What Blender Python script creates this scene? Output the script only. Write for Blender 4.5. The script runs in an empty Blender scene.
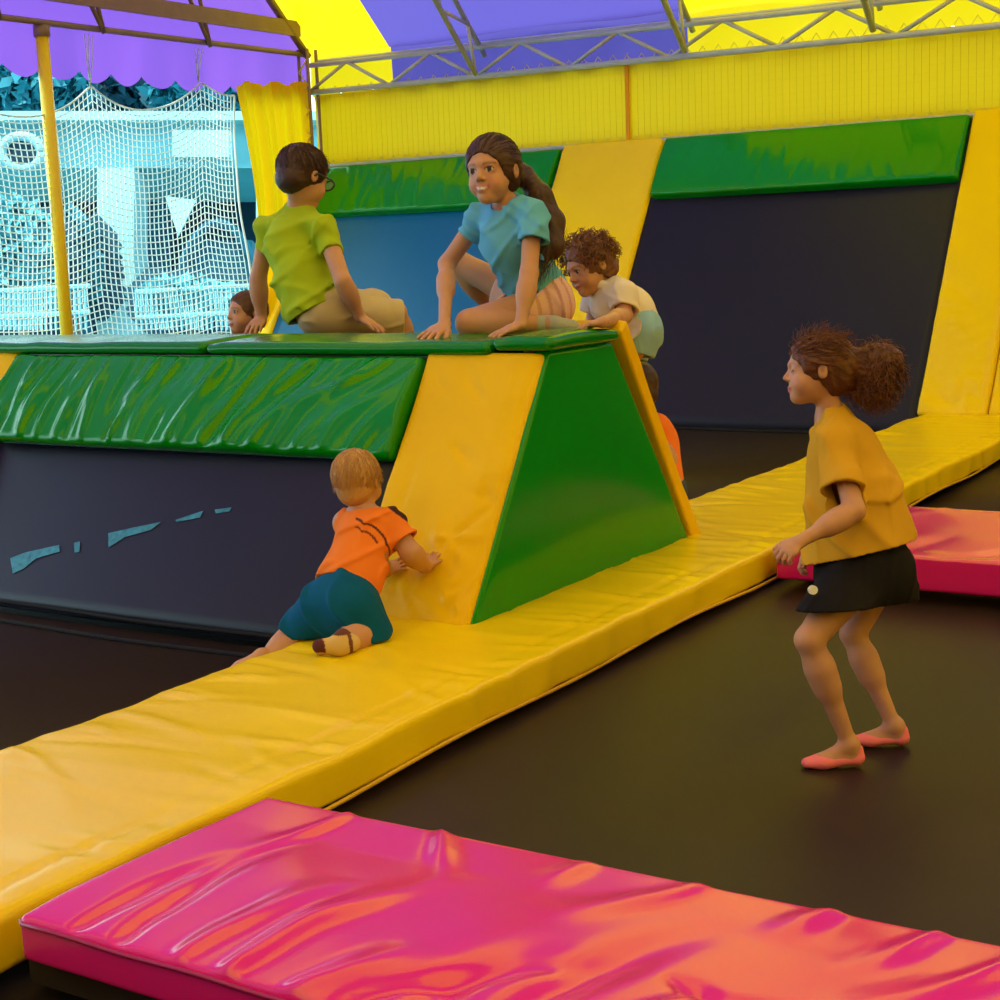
import bpy, math, random
import numpy as np
from mathutils import Vector, Matrix
random.seed(7)
SC = bpy.context.scene
COL = SC.collection
PI = math.pi

# ------------------------------------------------------------------ camera
H = 1.30
F = 1542.55
RM = np.array([[0.8459129570, 0.0533210689, -0.5306487848],
               [0.5318981405, -0.1569800800, 0.8321307726],
               [-0.0389311865, -0.9861613043, -0.1611528611]])
CAM = np.array([0.0, 0.0, H])
cd = bpy.data.cameras.new('camera'); cam = bpy.data.objects.new('camera', cd); COL.objects.link(cam)
m = Matrix.Identity(4)
for i in range(3):
    m[i][0] = RM[i, 0]; m[i][1] = -RM[i, 1]; m[i][2] = -RM[i, 2]
m[2][3] = H
cam.matrix_world = m
cd.sensor_width = 36; cd.lens = 36 * F / 1000; cd.clip_end = 200; cd.clip_start = 0.05
SC.camera = cam

def at(u, v, d):
    """world position of a joint measured at (u, v), d metres along the viewing axis"""
    return CAM + RM @ np.array([(u - 500) / F, (v - 500) / F, 1.0]) * d

# ------------------------------------------------------------------ materials
def mat(name, col, rough=0.5, spec=0.5, metal=0.0, bump=None, coat=0.0, attr=None, trans=0.0, sheen=0.0, var=None, alpha=None, bumpd=0.002, sss=0.0):
    m = bpy.data.materials.new(name); m.use_nodes = True
    nt = m.node_tree; N = nt.nodes; L = nt.links
    b = N['Principled BSDF']
    b.inputs['Base Color'].default_value = (*col, 1)
    b.inputs['Roughness'].default_value = rough
    b.inputs['Specular IOR Level'].default_value = spec
    b.inputs['Metallic'].default_value = metal
    b.inputs['Coat Weight'].default_value = coat
    b.inputs['Coat Roughness'].default_value = 0.12
    b.inputs['Sheen Weight'].default_value = sheen
    if sss:
        b.inputs['Subsurface Weight'].default_value = sss
        b.inputs['Subsurface Radius'].default_value = (0.02, 0.008, 0.004)
        b.inputs['Subsurface Scale'].default_value = 0.4
    if attr:
        a = N.new('ShaderNodeAttribute'); a.attribute_name = attr
        L.new(a.outputs['Color'], b.inputs['Base Color'])
    tc = N.new('ShaderNodeTexCoord')
    if var:
        amt, sc = var
        nz = N.new('ShaderNodeTexNoise'); nz.inputs['Scale'].default_value = sc; nz.inputs['Detail'].default_value = 4
        L.new(tc.outputs['Object'], nz.inputs['Vector'])
        mx = N.new('ShaderNodeMix'); mx.data_type = 'RGBA'
        mx.inputs[6].default_value = (*[c * (1 - amt) for c in col], 1)
        mx.inputs[7].default_value = (*[min(1, c * (1 + amt)) for c in col], 1)
        L.new(nz.outputs['Fac'], mx.inputs[0]); L.new(mx.outputs[2], b.inputs['Base Color'])
    if bump:
        st, sc = bump[:2]
        stretch = bump[2] if len(bump) > 2 else (1, 1, 1)
        mp = N.new('ShaderNodeMapping'); mp.inputs['Scale'].default_value = stretch
        L.new(tc.outputs['Object'], mp.inputs['Vector'])
        nz = N.new('ShaderNodeTexNoise'); nz.inputs['Scale'].default_value = sc; nz.inputs['Detail'].default_value = 3
        L.new(mp.outputs['Vector'], nz.inputs['Vector'])
        bp = N.new('ShaderNodeBump'); bp.inputs['Strength'].default_value = st; bp.inputs['Distance'].default_value = bumpd
        L.new(nz.outputs['Fac'], bp.inputs['Height']); L.new(bp.outputs['Normal'], b.inputs['Normal'])
    if alpha is not None: b.inputs['Alpha'].default_value = alpha
    if trans > 0:
        out = N['Material Output']
        t = N.new('ShaderNodeBsdfTranslucent'); t.inputs['Color'].default_value = (*col, 1)
        mx = N.new('ShaderNodeMixShader'); mx.inputs[0].default_value = trans
        L.new(b.outputs[0], mx.inputs[1]); L.new(t.outputs[0], mx.inputs[2]); L.new(mx.outputs[0], out.inputs['Surface'])
        if attr: L.new(a.outputs['Color'], t.inputs['Color'])
    return m

YEL = (0.85, 0.585, 0.002)
M = {}
M['yellow'] = mat('yellow_vinyl', YEL, 0.26, 0.20, bump=(0.25, 26), var=(0.05, 2.5))
M['yellow_matte'] = mat('yellow_satin_vinyl', (0.82, 0.50, 0.001), 0.36, 0.12, bump=(0.3, 22), var=(0.05, 2.5))
M['green'] = mat('green_vinyl', (0.0, 0.23, 0.003), 0.17, 0.34, bump=(0.2, 22), var=(0.12, 3))
M['green_panel'] = mat('green_taut_vinyl', (0.0, 0.25, 0.008), 0.17, 0.4, bump=(0.08, 9))
M['green_top'] = mat('green_top_vinyl', (0.0, 0.19, 0.006), 0.22, 0.35, bump=(0.2, 20))
M['pink'] = mat('pink_vinyl', (0.74, 0.008, 0.21), 0.22, 0.5, bump=(0.1, 12), coat=0.3)
M['welt'] = mat('pink_piping', (0.35, 0.004, 0.09), 0.35, 0.5)
M['welt_y'] = mat('yellow_piping', (0.72, 0.42, 0.004), 0.4, 0.4)
M['mat'] = mat('trampoline_mesh', (0.027, 0.0145, 0.012), 0.45, 0.18, bump=(0.25, 420), var=(0.15, 4))
M['mat_left'] = mat('gable_tint_trampoline_mesh', (0.038, 0.024, 0.034), 0.45, 0.2, bump=(0.25, 420), var=(0.15, 4))  # purple reflection of the gable mixed into the base colour
M['mat_slope'] = mat('trampoline_slope_mesh', (0.010, 0.010, 0.021), 0.36, 0.22, bump=(0.2, 420), var=(0.15, 2))
M['mat_blue_glow'] = mat('slope_mesh_blue_glow_tint', (0.0, 0.12, 0.27), 0.30, 0.3, bump=(0.2, 420))  # blue glow on this wall put into the mesh colour
M['seam'] = mat('black_webbing', (0.008, 0.007, 0.009), 0.8, 0.2)
M['core'] = mat('dark_steel', (0.03, 0.022, 0.018), 0.6, 0.3)
M['steel'] = mat('grey_painted_steel', (0.46, 0.47, 0.42), 0.4, 0.5, var=(0.2, 9))
M['steel_d'] = mat('brown_painted_steel', (0.24, 0.15, 0.10), 0.45, 0.4, var=(0.2, 9))
M['cord'] = mat('white_cord', (0.85, 0.9, 0.88), 0.7, 0.2, trans=0.5)
M['lace'] = mat('yellow_lacing', (0.62, 0.5, 0.12), 0.7, 0.2)
M['net_y'] = mat('yellow_net_cord', (0.72, 0.50, 0.01), 0.8, 0.1)
M['banner'] = mat('yellow_banner', (0.76, 0.51, 0.003), 0.55, 0.3, bump=(0.25, 14, (1, 1, 1)), trans=0.35, var=(0.05, 1.5))
M['rust'] = mat('orange_strap', (0.75, 0.30, 0.01), 0.7, 0.2)
M['curtain'] = mat('yellow_tarp', (0.90, 0.52, 0.002), 0.45, 0.3, trans=0.5)
M['concrete'] = mat('dark_concrete', (0.10, 0.09, 0.08), 0.85, 0.2, var=(0.2, 3))
M['padpole'] = mat('pole_padding', (0.85, 0.60, 0.01), 0.4, 0.4)

M['added_dark_tarp'] = mat('added_wall_dark_brown_tarp', (0.10, 0.055, 0.03), 0.7, 0.2)
M['light_patch'] = mat('painted_light_patch', (0.03, 0.22, 0.34), 0.5, 0.3, var=(0.9, 40))  # colour standing in for the cyan light on the slope
def stripes(name, trans):
    m = bpy.data.materials.new(name); m.use_nodes = True
    nt = m.node_tree; N = nt.nodes; L = nt.links; b = N['Principled BSDF']; b.inputs['Roughness'].default_value = 0.5
    tc = N.new('ShaderNodeTexCoord'); sp = N.new('ShaderNodeSeparateXYZ'); L.new(tc.outputs['Object'], sp.inputs[0])
    a = N.new('ShaderNodeMath'); a.operation = 'ADD'; a.inputs[1].default_value = 8.13 + 2.83 * 20; L.new(sp.outputs['X'], a.inputs[0])
    mo = N.new('ShaderNodeMath'); mo.operation = 'MODULO'; mo.inputs[1].default_value = 5.66; L.new(a.outputs[0], mo.inputs[0])
    gt = N.new('ShaderNodeMath'); gt.operation = 'GREATER_THAN'; gt.inputs[1].default_value = 2.83; L.new(mo.outputs[0], gt.inputs[0])
    mx = N.new('ShaderNodeMix'); mx.data_type = 'RGBA'; L.new(gt.outputs[0], mx.inputs[0])
    mx.inputs[6].default_value = (0.095, 0.065, 0.30, 1); mx.inputs[7].default_value = (0.84, 0.54, 0.004, 1)
    L.new(mx.outputs[2], b.inputs['Base Color'])
    t = N.new('ShaderNodeBsdfTranslucent'); L.new(mx.outputs[2], t.inputs['Color'])
    ms = N.new('ShaderNodeMixShader'); ms.inputs[0].default_value = trans
    L.new(b.outputs[0], ms.inputs[1]); L.new(t.outputs[0], ms.inputs[2]); L.new(ms.outputs[0], N['Material Output'].inputs['Surface'])
    return m
M['canopy'] = stripes('striped_canopy', 0.6)
M['purple'] = mat('purple_canopy', (0.26, 0.085, 0.50), 0.5, 0.3, trans=0.6)
M['added_tentwall'] = mat('added_yellow_tent_wall', (0.92, 0.46, 0.01), 0.5, 0.3, trans=0.6)

# ------------------------------------------------------------------ mesh helpers
def tag(o, label=None, cat=None, group=None, kind=None):
    if label: o['label'] = label
    if cat: o['category'] = cat
    if group: o['group'] = group
    if kind: o['kind'] = kind
    return o
def empty(name, loc, label, cat, group=None):
    o = bpy.data.objects.new(name, None); COL.objects.link(o); o.location = loc; o.empty_display_size = 0.1
    return tag(o, label, cat, group)
def link(name, verts, faces, m, parent=None, smooth=True, cols=None):
    me = bpy.data.meshes.new(name)
    verts = np.asarray(verts, dtype=float)
    me.from_pydata(verts.tolist(), [], faces if isinstance(faces, list) else faces.tolist())
    me.validate()
    if smooth: me.polygons.foreach_set('use_smooth', [True] * len(me.polygons))
    if cols is not None:
        a = me.color_attributes.new('col', 'FLOAT_COLOR', 'POINT')
        c4 = np.ones((len(verts), 4)); c4[:, :3] = cols
        a.data.foreach_set('color', c4.ravel())
    me.materials.append(m)
    me.update()
    o = bpy.data.objects.new(name, me); COL.objects.link(o)
    if parent is not None:
        o.parent = parent
        o.matrix_parent_inverse = Matrix.Translation(parent.location).inverted()
    return o
class MB:
    def __init__(s): s.v = []; s.f = []
    def add(s, v, f):
        n = len(s.v); s.v += [tuple(map(float, p)) for p in v]; s.f += [tuple(int(i) + n for i in q) for q in f]
    def box(s, a, b):
        x0, y0, z0 = a; x1, y1, z1 = b
        s.add([(x0,y0,z0),(x1,y0,z0),(x1,y1,z0),(x0,y1,z0),(x0,y0,z1),(x1,y0,z1),(x1,y1,z1),(x0,y1,z1)],
              [(0,3,2,1),(4,5,6,7),(0,1,5,4),(1,2,6,5),(2,3,7,6),(3,0,4,7)])
    def tube(s, pts, r, n=6, cap=True):
        pts = [Vector(p) for p in pts]; rs = r if isinstance(r, (list, tuple, np.ndarray)) else [r] * len(pts)
        V = []; up = None
        for i, p in enumerate(pts):
            t = (pts[min(i + 1, len(pts) - 1)] - pts[max(i - 1, 0)])
            if t.length < 1e-9: t = Vector((0, 0, 1))
            t.normalize()
            if up is None: up = Vector((0, 0, 1)) if abs(t.z) < 0.9 else Vector((1, 0, 0))
            a = t.cross(up)
            if a.length < 1e-6: a = t.orthogonal()
            a.normalize(); up = a.cross(t).normalized()
            for k in range(n):
                w = 2 * PI * k / n + PI / n
                V.append(p + (a * math.cos(w) + up * math.sin(w)) * rs[i])
        Fc = [(i * n + k, i * n + (k + 1) % n, (i + 1) * n + (k + 1) % n, (i + 1) * n + k) for i in range(len(pts) - 1) for k in range(n)]
        if cap and n > 2:
            Fc.append(tuple(range(n - 1, -1, -1))); Fc.append(tuple((len(pts) - 1) * n + k for k in range(n)))
        s.add(V, Fc)
    def bar(s, p, q, w, h):
        """rectangular bar from p to q"""
        s.tube([p, q], math.hypot(w, h) / 2 * 1.0, 4)
    def build(s, name, m, parent=None, smooth=False):
        return link(name, s.v, s.f, m, parent, smooth)

def vnoise(x, y, seed=0):
    x = np.asarray(x, float); y = np.asarray(y, float)
    xi = np.floor(x).astype(np.int64); yi = np.floor(y).astype(np.int64); fx = x - xi; fy = y - yi
    fx = fx * fx * (3 - 2 * fx); fy = fy * fy * (3 - 2 * fy)
    def h(a, b):
        n = (a * 374761393 + b * 668265263 + seed * 1442695041) & 0x7fffffff
        n = ((n ^ (n >> 13)) * 1274126177) & 0x7fffffff
        return ((n ^ (n >> 16)) & 0xffff) / 65535.0
    return (h(xi, yi) * (1 - fx) + h(xi + 1, yi) * fx) * (1 - fy) + (h(xi, yi + 1) * (1 - fx) + h(xi + 1, yi + 1) * fx) * fy
def ridge(x, y, seed=0):
    return 1 - np.abs(2 * vnoise(x, y, seed) - 1)

def axis(L, r, step, two=True):
    e = [0, r * .12, r * .35, r * .65, r]
    n = max(2, int((L - 2 * r) / step))
    mid = list(np.linspace(r, L - r, n + 1))[1:-1]
    return np.array(e + mid + [L - t for t in reversed(e)])
def pad(name, A, B, C, D, T, m, parent=None, wr=None, r=0.02, step=0.02, flip=False, side=None, bow=0.0):
    """a stuffed mat: top face A-B-C-D (A->B along x, A->D along y), thickness T below it"""
    A, B, C, D = [np.array(p, float) for p in (A, B, C, D)]
    L = (np.linalg.norm(B - A) + np.linalg.norm(C - D)) / 2; W = (np.linalg.norm(D - A) + np.linalg.norm(C - B)) / 2
    nrm = np.cross(B - A, D - A) + np.cross(C - D, C - B); nrm /= np.linalg.norm(nrm)
    if flip: nrm = -nrm
    xs = axis(L, r, step); ys = axis(W, r, step); zs = axis(T, min(r, T / 2.01), 0.02)
    nx, ny, nz = len(xs), len(ys), len(zs)
    idx = {}; P = []
    def vid(i, j, k):
        key = (i, j, k)
        if key not in idx: idx[key] = len(P); P.append((xs[i], ys[j], -zs[k]))
        return idx[key]
    Fc = []
    for i in range(nx - 1):
        for j in range(ny - 1):
            Fc.append((vid(i, j, 0), vid(i+1, j, 0), vid(i+1, j+1, 0), vid(i, j+1, 0)))
            Fc.append((vid(i, j, nz-1), vid(i, j+1, nz-1), vid(i+1, j+1, nz-1), vid(i+1, j, nz-1)))
    for i in range(nx - 1):
        for k in range(nz - 1):
            Fc.append((vid(i, 0, k), vid(i, 0, k+1), vid(i+1, 0, k+1), vid(i+1, 0, k)))
            Fc.append((vid(i, ny-1, k), vid(i+1, ny-1, k), vid(i+1, ny-1, k+1), vid(i, ny-1, k+1)))
    for j in range(ny - 1):
        for k in range(nz - 1):
            Fc.append((vid(0, j, k), vid(0, j+1, k), vid(0, j+1, k+1), vid(0, j, k+1)))
            Fc.append((vid(nx-1, j, k), vid(nx-1, j, k+1), vid(nx-1, j+1, k+1), vid(nx-1, j+1, k)))
    P = np.array(P); rz = min(r, T / 2.01)
    Q = np.stack([np.clip(P[:, 0], r, L - r), np.clip(P[:, 1], r, W - r), np.clip(P[:, 2], -T + rz, -rz)], 1)
    dlt = (P - Q) / np.array([r, r, rz]); n = np.linalg.norm(dlt, axis=1); ok = n > 1e-9
    mx = np.abs(dlt).max(1)
    dn = np.zeros_like(dlt); dn[ok] = dlt[ok] / n[ok, None] * np.minimum(1, mx[ok, None] ** 0.999)
    P2 = Q + dn * np.array([r, r, rz])
    x, y, z = P2.T
    ex = np.minimum(x, L - x); ey = np.minimum(y, W - y)
    w = np.clip((z + T) / T, 0, 1)
    puff = bow * np.clip(ex / (0.35 * min(L, W)), 0, 1) ** .5 * np.clip(ey / (0.35 * W), 0, 1) ** .5
    h = puff
    if wr is not None: h = h + wr(x, y, L, W, ex, ey)
    z = z + h * w
    if side is not None:     # bulges and gathers on the side walls
        s = side(x, y, z, L, W)
        y = y + np.where(P2[:, 1] < W / 2, -1, 1) * s * (ey < r * 1.01); x = x + np.where(P2[:, 0] < L / 2, -1, 1) * s * (ex < r * 1.01)
    u = (x / L)[:, None]; v = (y / W)[:, None]
    X = A * (1 - u) * (1 - v) + B * u * (1 - v) + C * u * v + D * (1 - u) * v + nrm * z[:, None]
    if flip: Fc = [tuple(reversed(f)) for f in Fc]
    return link(name, X, Fc, m, parent, True)
def sheet(name, A, B, C, D, m, parent=None, nx=2, ny=2, fn=None, thick=0.0):
    A, B, C, D = [np.array(p, float) for p in (A, B, C, D)]
    nrm = np.cross(B - A, D - A); nrm /= np.linalg.norm(nrm)
    us, vs = np.meshgrid(np.linspace(0, 1, nx), np.linspace(0, 1, ny), indexing='ij')
    u = us.ravel()[:, None]; v = vs.ravel()[:, None]
    X = A * (1 - u) * (1 - v) + B * u * (1 - v) + C * u * v + D * (1 - u) * v
    if fn is not None:
        dz = fn(u[:, 0], v[:, 0]); X = X + nrm * dz[:, None]
    V = list(X)
    Fc = [(i * ny + j, (i + 1) * ny + j, (i + 1) * ny + j + 1, i * ny + j + 1) for i in range(nx - 1) for j in range(ny - 1)]
    if thick:
        n0 = len(V); V += list(X - nrm * thick)
        Fc += [tuple(reversed([q + n0 for q in f])) for f in Fc]
        bd = [i * ny for i in range(nx)] + [(nx - 1) * ny + j for j in range(1, ny)] + [i * ny + ny - 1 for i in range(nx - 2, -1, -1)] + [j for j in range(ny - 2, 0, -1)]
        for a, b in zip(bd, bd[1:] + bd[:1]): Fc.append((a, a + n0, b + n0, b))
    return link(name, np.array(V), Fc, m, parent, True)
# ------------------------------------------------------------------ the setting
WZ = 0.135
# slope planes:  y as a function of z
def yf(z, off=0.0): return 3.887 + (z - WZ) * (4.414 - 3.887) / (0.927 - WZ) - off     # front of the ridge
SL = (4.414 - 3.887) / (0.927 - WZ)
def yb(z, off=0.0): return 5.535 - (z - WZ) * SL + off                                 # rear of the ridge
def yr(z, off=0.0): return 9.887 + (z - WZ) * (11.153 - 9.887) / (2.109 - WZ) - off    # back wall slope
mb = MB(); mb.box((-30, -12, -0.62), (14, 60, -0.5)); tag(mb.build('floor', M['concrete']), kind='structure')

# tent: gable at x=-9, eave at y=11.3, ridge at y=4, stripes running down the slope
EY, EZ, RY = 11.25, 3.06, 4.0
RZ = EZ + (EY - RY) * 0.92
LX, RX = -9.03, 7.2
V = []; Fc = []
nx_ = 60
xs = np.linspace(LX, RX, nx_)
prof = [(EY, EZ)] + [(EY + (RY - EY) * t, EZ + (RZ - EZ) * t - 0.10 * math.sin(PI * t)) for t in (0.1, 0.3, 0.5, 0.7, 0.9)] + [(RY, RZ)] + \
       [(RY + (-3.25 - RY) * t, RZ + (EZ - RZ) * t - 0.10 * math.sin(PI * t)) for t in (0.1, 0.3, 0.5, 0.7, 0.9)] + [(-3.25, EZ)]
for x in xs:
    for (y, z) in prof: V.append((x, y, z + 0.015 * math.sin(x * 3.3 + y)))
n_ = len(prof)
Fc = [(i * n_ + j, i * n_ + j + 1, (i + 1) * n_ + j + 1, (i + 1) * n_ + j) for i in range(nx_ - 1) for j in range(n_ - 1)]
canopy = tag(link('ceiling', V, Fc, M['canopy']), kind='structure')
def valance(name, p, q, ztop, zbot, m, parent, per=0.34, amp=0.07, kind=None):
    p = np.array(p); q = np.array(q); Lg = np.linalg.norm(q - p); n = int(Lg / 0.02)
    V = []; nrm = np.cross((q - p) / Lg, [0, 0, 1])
    for i in range(n + 1):
        t = i / n; s = t * Lg; b = p[:2] + (q - p)[:2] * t
        off = nrm[:2] * (0.02 * math.sin(s * 5) + 0.012 * math.sin(s * 13 + 1))
        zb = zbot + amp - amp * abs(math.sin(PI * s / per)) ** 0.75
        V.append((b[0], b[1], ztop)); V.append((b[0] + off[0] * .5, b[1] + off[1] * .5, (ztop + zb) / 2)); V.append((b[0] + off[0], b[1] + off[1], zb))
    Fc = [(3*i+k, 3*i+3+k, 3*i+4+k, 3*i+1+k) for i in range(n) for k in range(2)]
    return link(name, V, Fc, m, parent, True)
valance('valance', (LX, EY + 0.02, 0), (RX, EY + 0.02, 0), EZ + .03, 2.66, M['canopy'], canopy)
# purple gable end with its scalloped skirt
V = [(LX, EY, EZ)] + [(LX, y, z) for (y, z) in prof[1:]]
g = tag(link('wall_left', [(LX, y, z) for (y, z) in prof], [tuple(range(n_))], M['purple'], smooth=False), kind='structure')
valance('valance', (LX, -3.25, 0), (LX, EY, 0), EZ, 2.66, M['purple'], g, per=0.345, amp=0.085)
# unseen walls added to shape light: warm translucent tarp right, dark tarp behind camera
mb = MB(); mb.add([(RX, -3.25, -.5), (RX, EY, -.5)] + [(RX, y, z) for (y, z) in prof], [tuple(range(2 + n_))])
tag(mb.build('added_wall_right', M['added_tentwall']), kind='structure')
mb = MB(); mb.add([(LX, -3.25, -.5), (RX, -3.25, -.5), (RX, -3.25, EZ), (LX, -3.25, EZ)], [(0, 1, 2, 3)])
tag(mb.build('added_wall_front', M['added_dark_tarp']), kind='structure')
sheet_back = sheet('wall_back', (LX, EY + .06, -.5), (RX, EY + .06, -.5), (RX, EY + .06, 2.16), (LX, EY + .06, 2.16), M['concrete']); tag(sheet_back, kind='structure')

# ---- yellow wall banner hung between truss and rail (net drawn over it)
def banner(x0, x1, z0a, z0b, z1a, z1b, label):
    t = empty('wall_banner', ((x0 + x1) / 2, 11.2, 2.1), label, 'banner', None)
    fn = lambda u, v: 0.012 * (vnoise(u * 14, v * 1.5, 3) - .5) * np.sin(PI * v) + 0.006 * ridge(u * 40, v * 0.8, 9)
    sheet('fabric', (x0, 11.2, z0a), (x1, 11.2, z0b), (x1, 11.2, z1b), (x0, 11.2, z1a), M['banner'], t, 120, 14, fn)
    mb = MB(); ly = 11.2 - 0.03
    for i in range(int((x1 - x0) / 0.055)):
        x = x0 + 0.055 * (i + .5); mb.tube([(x, ly, z0a + .02), (x, ly, z1a - .01)], 0.0015, 3, False)
    for k in range(int((z1a - z0a) / 0.055)):
        z = z0a + 0.055 * (k + .5); mb.tube([(x0, ly, z), (x1, ly, z)], 0.0015, 3, False)
    mb.build('net', M['net_y'], t)
    # lacing to the rail and the truss
    mb = MB()
    for zz, dz in ((z1a, .06), (z0a, -.05)):
        n = int((x1 - x0) / 0.13); pts = []
        for i in range(n * 2 + 1):
            x = x0 + (x1 - x0) * i / (2 * n); pts.append((x, 11.16 + 0.0 * i, (zz - .03 * np.sign(dz)) if i % 2 else (zz + dz)))
        mb.tube(pts, 0.004, 4)
    mb.build('lacing', M['lace'], t)
    return t
bn = banner(-8.94, -5.765, 2.10, 2.10, 2.71, 2.70, 'yellow banner hanging behind the two ridge-top children, left of the orange strap')
mb = MB(); mb.box((-5.80, 11.165, 2.09), (-5.77, 11.18, 2.70)); mb.build('seam_strap', M['rust'], bn)
banner(-5.775, 7.1, 2.10, 2.10, 2.70, 2.58, 'long yellow banner right of the orange strap, above the right-hand green pad')

# ---- back truss, rafters, posts
def truss(name, a, b, h, dep, nweb, label, cat='truss', m=None, r=0.022, webs=True, group=None, up=(0, 0, 1)):
    a = np.array(a, float); b = np.array(b, float); up = np.array(up, float); up /= np.linalg.norm(up)
    sd = np.cross(b - a, up); sd /= np.linalg.norm(sd)
    t = empty(name, tuple(a), label, cat, group)
    m = m or M['steel']
    mb = MB(); mb.tube([a, b], r * 1.1, 8); mb.build('bottom_chord', m, t, True)
    mb = MB(); mb.tube([a + up * h, b + up * h], r, 8); mb.build('top_chord', m, t, True)
    if dep:
        mb = MB(); mb.tube([a + up * (h + .04) + sd * dep, b + up * (h + .04) + sd * dep], r, 8); mb.build('top_chord', m, t, True)
    for i in range(nweb):
        p = a + (b - a) * i / nweb; q = a + (b - a) * (i + .5) / nweb + up * h; s = a + (b - a) * (i + 1) / nweb
        mb = MB(); mb.tube([p, q], r * .75, 6); mb.tube([q, s], r * .75, 6); mb.build('web', m, t, True)
    return t
truss('roof_truss', (-8.95, 11.12, 2.73), (7.1, 11.12, 2.57), 0.235, -0.14, 18, 'grey steel zigzag truss along the top of the yellow banners', 'truss')
for i, (x, w) in enumerate(((-7.12, 'grey lattice rafter rising from the truss above the purple stripe'),
                            (-5.22, 'grey lattice rafter rising from the truss where purple meets yellow'),
                            (-3.75, 'grey lattice rafter rising from the truss at the upper right corner'))):
    truss('rafter', (x, 11.05, 2.72), (x, RY + .3, RZ - .45), 0.22, 0, 14, w, 'rafter', up=(0, 0.68, 0.73), group='lattice rafters under the canopy')
t = empty('gable_truss', (-8.93, 7.0, 3.0), 'brown steel truss under the purple gable on the left', 'truss')
mb = MB(); mb.tube([(-8.95, -3, 3.0), (-8.95, 11.15, 3.06)], 0.024, 8); mb.build('bottom_chord', M['steel_d'], t, True)
mb = MB(); mb.box((-8.93, -3, 3.20), (-8.90, 11.0, 3.33)); mb.build('flat_rail', M['steel_d'], t)
for y in (6.7, 7.7, 8.68, 9.85):
    mb = MB(); mb.tube([(-8.92, y, 3.02), (-8.92, y - .12, 3.5), (-8.92, y - .1, 6.0)], 0.018, 6); mb.tube([(-8.92, y, 3.02), (-8.92, y - .55, 3.95), (-8.92, y - 1.1, 4.9)], 0.018, 6)
    mb.build('web', M['steel_d'], t, True)
mb = MB(); mb.tube([(-8.93, 11.12, 3.04), (-8.93, RY, RZ - .15)], 0.035, 6); mb.build('rafter_edge', M['steel_d'], t, True)
t = empty('corner_post', (-8.9, 11.1, -0.5), 'grey lattice corner post between the yellow curtain and the banner', 'post')
for dx, dy in ((0, 0), (0.10, 0), (0.0, 0.12), (0.10, .12)):
    mb = MB(); mb.tube([(-8.98 + dx, 11.05 + dy, -0.5), (-8.98 + dx, 11.05 + dy, 3.1)], 0.016, 6); mb.build('upright', M['steel_d'], t, True)
mb = MB(); pts = [(-8.98 + (0.10 if i % 2 else 0), 11.04, -0.4 + i * .11) for i in range(32)]; mb.tube(pts, 0.009, 5); mb.build('lattice', M['lace'], t, True)
t = empty('handrail', (-6, 11.13, 2.07), 'grey rail under the yellow banners, above the green pads', 'rail')
mb = MB(); mb.tube([(-8.9, 11.17, 2.085), (7.1, 11.17, 2.085)], 0.02, 8); mb.build('rail', M['steel'], t, True)

# yellow padded pole beside the net
t = empty('padded_pole', (-8.98, 8.12, -.5), 'yellow padded pole in front of the safety net on the left', 'pole')
mb = MB(); mb.tube([(-8.98, 8.12, -0.5), (-8.98, 8.12, 2.99)], 0.048, 20); mb.build('padding', M['padpole'], t, True)
mb = MB(); mb.tube([(-8.98, 8.12, 2.95), (-8.98, 8.12, 3.03)], 0.06, 14); mb.build('collar', M['steel_d'], t, True)

# safety net
net = empty('safety_net', (-9.0, 8.8, -.4), 'white square-mesh safety net hanging in the open left side', 'net')
hangs = [4.2, 5.9, 7.35, 8.56, 9.75, 10.5]
def ztop(y):
    for a, b in zip(hangs, hangs[1:]):
        if a <= y <= b:
            t = (y - a) / (b - a); za = 2.46 + (a - 8.56) * 0.095 + .17; zb = 2.46 + (b - 8.56) * 0.095 + .17
            return za + (zb - za) * t - 0.20 * 4 * t * (1 - t) * ((b - a) / 1.2)
    return 2.4
mb = MB(); cell = 0.0485
rows = 54
ys = np.arange(4.3, 10.2, cell)
def npos(y, k):
    wob = .3
    zt = ztop(y); sag = zt - 2.45
    z = zt - k * cell - sag * min(1, k / 30) * 0.7
    yy = y + 0.030 * math.sin(k * .15 + y * 1.5) + 0.005 * math.sin(k * .5 + y * 7)
    if y > 9.3: yy += (y - 9.3) * 0.10 * min(1, k / 30)
    return (-9.0 + 0.02 * math.sin(y * 4 + k * .1), yy, z + 0.003 * math.sin(y * 9 + k * .4))
for y in ys: mb.tube([npos(y, k) for k in range(0, rows, 2)], 0.0052, 3, False)
for k in range(rows): mb.tube([npos(y, k) for y in ys[::2]], 0.0052, 3, False)
mb.build('mesh_cords', M['cord'], net)
mb = MB(); mb.tube([npos(y, 0) for y in ys], 0.008, 5); mb.tube([npos(ys[-1], k) for k in range(rows)], 0.010, 5); mb.build('edge_rope', M['cord'], net, True)
for h in hangs[:5]:
    mb = MB()
    for dy in (-.03, .0, .03): mb.tube([(-8.99, h, ztop(h)), (-8.98 + abs(dy) * .3, h + dy, ztop(h) + .2), (-8.96, h + dy * 1.4, 3.0)], 0.005, 4)
    mb.build('hanging_cord', M['cord'], net, True)

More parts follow.
